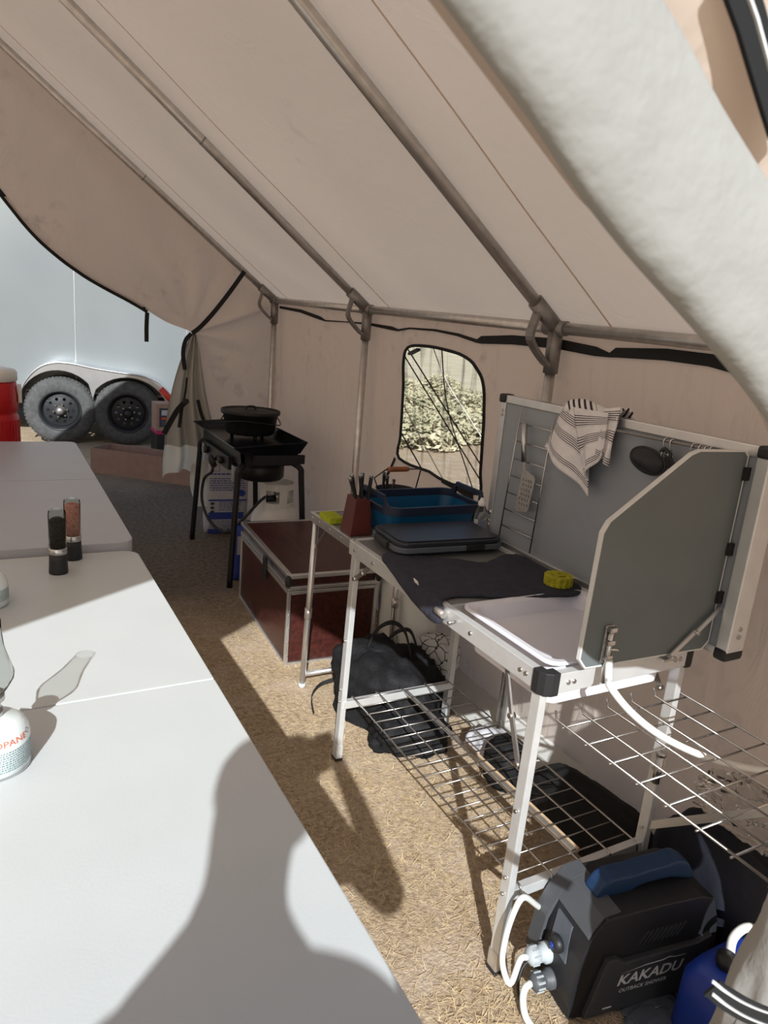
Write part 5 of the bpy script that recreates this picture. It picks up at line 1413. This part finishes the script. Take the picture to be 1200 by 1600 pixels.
t, o = lump('plastic_wrap', 'crumpled clear plastic wrap on the navy bag by the wall', 'plastic', (1.61, .88, .405), (.08, .12, .045), M['film'], .35, 3.5, 3.3)
t, o = lump('grey_cloth', 'grey cloth on the ground between pump and blue jug', 'cloth', (1.28, .80, .008), (.075, .045, .008), M['lidrim'], .25, 3.0, 12.0)

# ------------------------------------------------------------------ behind the tent: trailer, cartons, box
t = thing('cargo_trailer', 'silver white cargo trailer with two wheels parked behind the tent', 'trailer', (.9, 8.5, 0))
TY = 8.47
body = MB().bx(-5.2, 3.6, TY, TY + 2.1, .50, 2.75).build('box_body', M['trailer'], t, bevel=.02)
for x in (-3.1, -1.2, .705, 1.86, 3.0):
    MB().bx(x - .003, x + .003, TY - .004, TY + .001, .50, 2.72).build('panel_seam', M['alu'], body)
MB().bx(-5.2, 3.6, TY - .01, TY + .02, .44, .52).build('sill_rail', M['fender'], body)
MB().bx(-5.0, 3.5, TY + .3, TY + .45, .34, .50).build('chassis_rail', M['black'], t)
MB().bx(-5.0, 3.5, TY + 1.5, TY + 1.65, .34, .50).build('chassis_rail', M['black'], t)
WY = 8.13
fo = [P(u, v, y=WY - .02) for u, v in ((28, 655), (30, 632), (40, 600), (60, 577), (85, 567), (115, 568), (150, 575), (190, 581), (225, 586), (250, 596), (266, 616), (273, 640), (276, 660))]
fo = [(p.x, p.y) for p in catmull([(p.x, p.z, 0) for p in fo], 4)]
C1, C2 = (.572, .353), (1.246, .338)
ar2 = [(C2[0] + .42 * math.cos(a), C2[1] + .40 * math.sin(a)) for a in [math.radians(d) for d in range(0, 141, 10)]]
ar1 = [(C1[0] + .40 * math.cos(a), C1[1] + .42 * math.sin(a)) for a in [math.radians(d) for d in range(45, 181, 9)]]
side = fo + [(ar2[0][0], .30)] + ar2 + [(.895, .50)] + ar1 + [(ar1[-1][0], .32)]
fd = MB().plate(side, [], WY - .05, WY - .044, lambda x, z, y: (x, y, z)).build('fender', M['fender'], t)
q = MB(); q.strap([(x, (WY - .05 + TY) / 2, z) for x, z in fo], TY - WY + .05, .008, (0, 1, 0)); q.build('fender_top', M['fender'], fd)
q = MB(); q.tube([(x, WY - .052, z - .004) for x, z in fo], .010, 8); q.build('fender_lip', M['fender'], fd)
def wheel(c):
    R = Matrix.Rotation(math.pi / 2, 3, 'X')      # lathe axis along -Y
    hw = .11
    q = MB(); q.lathe([(.205, -hw + .01), (.225, -hw), (.285, -hw - .006), (.325, -hw + .012), (.343, -hw + .035), (.348, 0), (.343, hw - .035), (.325, hw - .012), (.285, hw + .006), (.225, hw), (.205, hw - .01)], c, 56, R, cap=False); ti = q.build('tyre', M['tire'], t)
    q = MB()
    for k in range(56):
        a = 2 * math.pi * k / 56
        for yy in (-.06, -.02, .02, .06):
            q.box(V(*c) + V(.347 * math.cos(a + yy * .6), yy, .347 * math.sin(a + yy * .6)), (.009, .030, .026), R=Matrix.Rotation(-a, 3, 'Y'))
    q.build('tread_blocks', M['tire'], ti)['kind'] = 'stuff'
    q = MB(); q.lathe([(.206, hw - .012), (.212, hw - .004), (.205, hw + .002), (.190, hw - .02), (.178, hw - .06), (.160, hw - .075)], c, 48, R, cap=False); rm = q.build('rim', M['rim'], t)
    ho = [circ(.120 * math.cos(a), .120 * math.sin(a), .0165, 12) for a in [2 * math.pi * k / 10 for k in range(10)]]
    q = MB(); q.plate(circ(0, 0, .168, 40), ho, 0, .006, lambda x, z, y: (c[0] + x, c[1] - hw + .055 + y - .02 * math.cos(min(1, math.hypot(x, z) / .16) * math.pi / 2), c[2] + z), step=.03, smooth=False); q.build('rim_disc', M['rim'], rm)
    q = MB(); q.lathe([(.052, hw - .06), (.050, hw - .015), (.040, hw - .005), (.036, hw + .03), (.030, hw + .04), (0, hw + .042)], c, 28, R); q.build('hub', M['joint'] if c[0] < 1 else M['rim'], rm)
    for k in range(6):
        a = 2 * math.pi * k / 6 + .2
        q = MB(); q.cyl(V(*c) + V(.068 * math.cos(a), -hw + .04, .068 * math.sin(a)), V(*c) + V(.068 * math.cos(a), -hw + .005, .068 * math.sin(a)), .011, .009, n=8); q.build('lug_nut', M['steel'], rm)
wheel((.572, WY + .09, .349)); wheel((1.240, WY + .09, .349))
MB().cyl((.572, WY + .2, .349), (.572, TY + 1.7, .349), .03).build('axle', M['black'], t)
MB().cyl((1.240, WY + .2, .349), (1.240, TY + 1.7, .349), .03).build('axle', M['black'], t)
for x in (.25, 1.6, .91):
    MB().bx(x - .04, x + .04, TY - .02, TY + .3, .30, .50).build('spring_hanger', M['black'], t)

t.location.x += .05; t.rotation_euler.z = math.radians(-10)

# long open carton
t = thing('carton', 'long open cardboard carton on the ground behind the tent', 'box')
LL, WW, HH, th = 1.35, .30, .225, .006
for nm, a in (('side_wall', (0, LL, 0, th, 0, HH)), ('side_wall', (0, LL, WW - th, WW, 0, HH)), ('end_wall', (0, th, th, WW - th, 0, HH)), ('end_wall', (LL - th, LL, th, WW - th, 0, HH)), ('bottom', (th, LL - th, th, WW - th, 0, th))):
    MB().bx(*a).build(nm, M['cardboard'], t)
MB().bx(-.0015, 0, .06, .14, HH - .09, HH).build('tape', mat('tape', (.30, .19, .13), .5), t)
MB().bx(.28, .34, WW - th - .002, WW - th, HH - .08, HH).build('tape', M['cardboard'], t)
t.location = (.70, 6.75, 0); t.rotation_euler.z = math.atan2(-.69, .80)

# carton, crate and red tube beside the trailer
t = thing('plastic_crate', 'dark crate on the ground beside the trailer wheel', 'crate', (1.47, 7.25, 0))
q = MB(); q.bx(1.345, 1.68, 7.10, 7.42, 0, .02)
q.build('bottom', M['black'], t)
for a in ((1.345, 1.365, 7.10, 7.42), (1.66, 1.68, 7.10, 7.42), (1.365, 1.66, 7.10, 7.12), (1.365, 1.66, 7.40, 7.42)):
    MB().bx(*a, .02, .27).build('side', M['black'], t)
MB().bx(1.340, 1.685, 7.095, 7.425, .27, .285).build('lid', M['black'], t)
q = MB(); q.bx(1.335, 1.66, 7.09, 7.40, .286, .322); tag(q.build('folded_cloth', M['pink'], bevel=.012), 'bright pink folded cloth between the crate and the small carton', 'cloth')
t = thing('carton', 'small brown carton with dark label beside the trailer wheel', 'box', (1.45, 7.22, .323))
cb = MB().bx(1.335, 1.60, 7.10, 7.34, .323, .585).build('body', M['cardboard'], t, bevel=.004)
lb = MB().bx(1.365, 1.57, 7.097, 7.10, .36, .545).build('label', M['inkd'], cb)
MB().bx(1.385, 1.55, 7.095, 7.097, .475, .525).build('label_window', M['bagwhite'], lb)
MB().bx(1.385, 1.55, 7.095, 7.097, .435, .455).build('label_stripe', M['redtube'], lb)
q = MB()
for zz in (.38, .395, .41): q.bx(1.385, 1.53, 7.0955, 7.097, zz, zz + .006)
q.build('label_text', M['lidrim'], lb)['kind'] = 'stuff'
q = MB(); q.cyl((1.40, 7.20, .716), (1.52, 7.17, .588), .032, n=18); q.cyl((1.395, 7.2015, .721), (1.40, 7.20, .716), .026, .032, n=18)
tag(q.build('red_tube', M['redtube']), 'bright red tube leaning on the small carton by the trailer', 'tube')

# ------------------------------------------------------------------ outside the window: meadow and bushes
q = MB()
def hill(i, j):
    x = 6 + i * 50; y = -20 + j * 90
    d = max(0, x - 9 + .25 * math.sin(y * .5))
    return (x, y, -.05 + .10 * d ** .9 * (1 - math.exp(-d / 3)) * .42 + .08 * fn((x, y, 0), .5))
q.grid(hill, 60, 70)
tag(q.build('meadow', M['meadow'], recalc=False), 'dry grassy slope beyond the tent window', kind='structure')
rb = random.Random(11)
def bush(c, h, r, label):
    t = thing('bush', label, 'bush', c, 'low bushes in the meadow')
    vs = []; fs = []
    for k in range(1500):
        a = rb.uniform(0, 2 * math.pi); rr2 = r * rb.random() ** .5; zz = h * (.15 + .85 * rb.random()) * (1 - .55 * (rr2 / r) ** 2)
        p = V(c[0] + rr2 * math.cos(a), c[1] + rr2 * math.sin(a), c[2] + zz)
        d = V(rb.uniform(-1, 1), rb.uniform(-1, 1), rb.uniform(-.2, 1)).normalized(); n_ = d.orthogonal().normalized()
        s_ = rb.uniform(.025, .07); b0 = len(vs)
        vs += [p - d * s_, p + n_ * s_ * .45, p + d * s_, p - n_ * s_ * .45]; fs.append((b0, b0 + 1, b0 + 2, b0 + 3))
    q = MB(); q.add(vs, fs); q.build('foliage', M['leaf'], t, recalc=False)
    q = MB()
    for k in range(7):
        a = k * .9; q.tube([V(*c), V(c[0] + .4 * r * math.cos(a), c[1] + .4 * r * math.sin(a), c[2] + h * .5), V(c[0] + .7 * r * math.cos(a), c[1] + .7 * r * math.sin(a), c[2] + h * .75)], .015, 5)
    q.build('twigs', M['twig'], t)
blab = ['pale bush at the top left of the window view', 'green bush in the middle of the window view', 'green bush at the right of the window view', 'low bush at the left edge of the window view', 'olive bush high up in the window view', 'small bush above the bare track in the window view', 'rounded bush behind the middle one in the window view', 'wide bush at the upper right of the window view']
for i, (u, v, d_) in enumerate(((640, 585, 16), (668, 640, 9.3), (726, 632, 10.2), (628, 645, 11.0), (690, 578, 17.5), (652, 652, 12.8), (708, 612, 11.8), (735, 590, 14))):
    r_ = CAMR @ _dirpx(u, v); r_.z = 0; r_.normalize()
    p = r_ * d_
    dd = max(0, p.x - 9 + .25 * math.sin(p.y * .5)); z0 = max(0, -.05 + .10 * dd ** .9 * (1 - math.exp(-dd / 3)) * .42) if p.x > 6 else 0
    bush((p.x, p.y, z0), rb.uniform(.32, .5), rb.uniform(.45, .58), blab[i])

# ------------------------------------------------------------------ the photographer, standing outside the door behind the camera
def skin_body(name, verts, edges, mt, parent, root=0):
    me = bpy.data.meshes.new(name)
    me.from_pydata([v[:3] for v in verts], edges, [])
    o = bpy.data.objects.new(name, me); COL.objects.link(o); o.parent = parent; o.matrix_parent_inverse = parent.matrix_basis.inverted()
    o.modifiers.new('skin', 'SKIN').use_smooth_shade = True
    sv = me.skin_vertices[0].data
    for i, v in enumerate(verts): sv[i].radius = (v[3], v[4] if len(v) > 4 else v[3])
    sv[root].use_root = True
    sb = o.modifiers.new('smooth', 'SUBSURF'); sb.levels = 2; sb.render_levels = 2
    me.materials.append(mt)
    return o
bx_, by_ = -.29, -.40
person = thing('person', 'person in dark clothes standing at the tent door holding up a phone', 'person', (bx_, by_, 0))
HX, HY, HZ_ = .018, -.040, 1.425           # right hand
pv = [(bx_, by_, .95, .15, .11), (bx_, by_, 1.12, .135, .10), (bx_, by_, 1.29, .15, .105), (bx_, by_ + .01, 1.43, .085, .07), (bx_, by_ + .02, 1.53, .052), (bx_, by_ + .035, 1.60, .068, .082), (bx_, by_ + .04, 1.69, .074, .09), (bx_, by_ + .035, 1.755, .045, .055),
      (bx_ - .17, by_, 1.40, .058), (bx_ - .24, by_ - .03, 1.12, .048), (bx_ - .25, by_ + .04, .88, .036), (bx_ - .24, by_ + .08, .80, .028), (bx_ - .235, by_ + .09, .75, .030),
      (bx_ + .17, by_, 1.39, .055), (.095, -.29, 1.14, .046), (.06, -.15, 1.30, .038), (HX + .008, HY - .03, HZ_ - .02, .028), (HX, HY, HZ_ + .01, .030),
      (bx_ - .10, by_, .86, .092), (bx_ - .11, by_ + .02, .49, .060), (bx_ - .12, by_ - .01, .10, .045), (bx_ - .13, by_ + .13, .045, .04),
      (bx_ + .10, by_, .86, .092), (bx_ + .11, by_ + .02, .49, .060), (bx_ + .12, by_ - .01, .10, .045), (bx_ + .13, by_ + .13, .045, .04)]
pe = [(0, 1), (1, 2), (2, 3), (3, 4), (4, 5), (5, 6), (6, 7), (3, 8), (8, 9), (9, 10), (10, 11), (11, 12), (3, 13), (13, 14), (14, 15), (15, 16), (16, 17), (0, 18), (18, 19), (19, 20), (20, 21), (0, 22), (22, 23), (23, 24), (24, 25)]
skin_body('body', pv, pe, M['shirt'], person)
for k in range(4):
    z = HZ_ + .0 + k * .019
    skin_body('finger', [(HX + .006, HY, z, .009), (HX + .012, HY + .015, z + .002, .0085), (HX + .006, HY + .024, z + .002, .008), (HX - .012, HY + .026, z, .007)], [(0, 1), (1, 2), (2, 3)], M['skin'], person)
skin_body('thumb', [(HX - .004, HY - .004, HZ_, .011), (HX - .018, HY - .012, HZ_ + .022, .010), (HX - .032, HY - .010, HZ_ + .04, .009)], [(0, 1), (1, 2)], M['skin'], person)
q = MB(); q.ball((bx_, by_ + .12, 1.65), (.016, .025, .026), 10, 8); q.build('nose', M['skin'], person)
q = MB(); q.ball((bx_, by_ + .015, 1.695), (.086, .105, .085), 18, 12); q.build('hair', M['twig'], person)
t = thing('phone', 'dark phone held up at the tent door', 'phone', (-.02, -.02, 1.44))
q = MB(); q.box((-.030, -.024, 1.455), (.076, .009, .155)); q.build('case', M['black'], t, bevel=.003)
q = MB(); q.box((-.030, -.0293, 1.455), (.068, .001, .147)); q.build('screen', M['lid'], t)
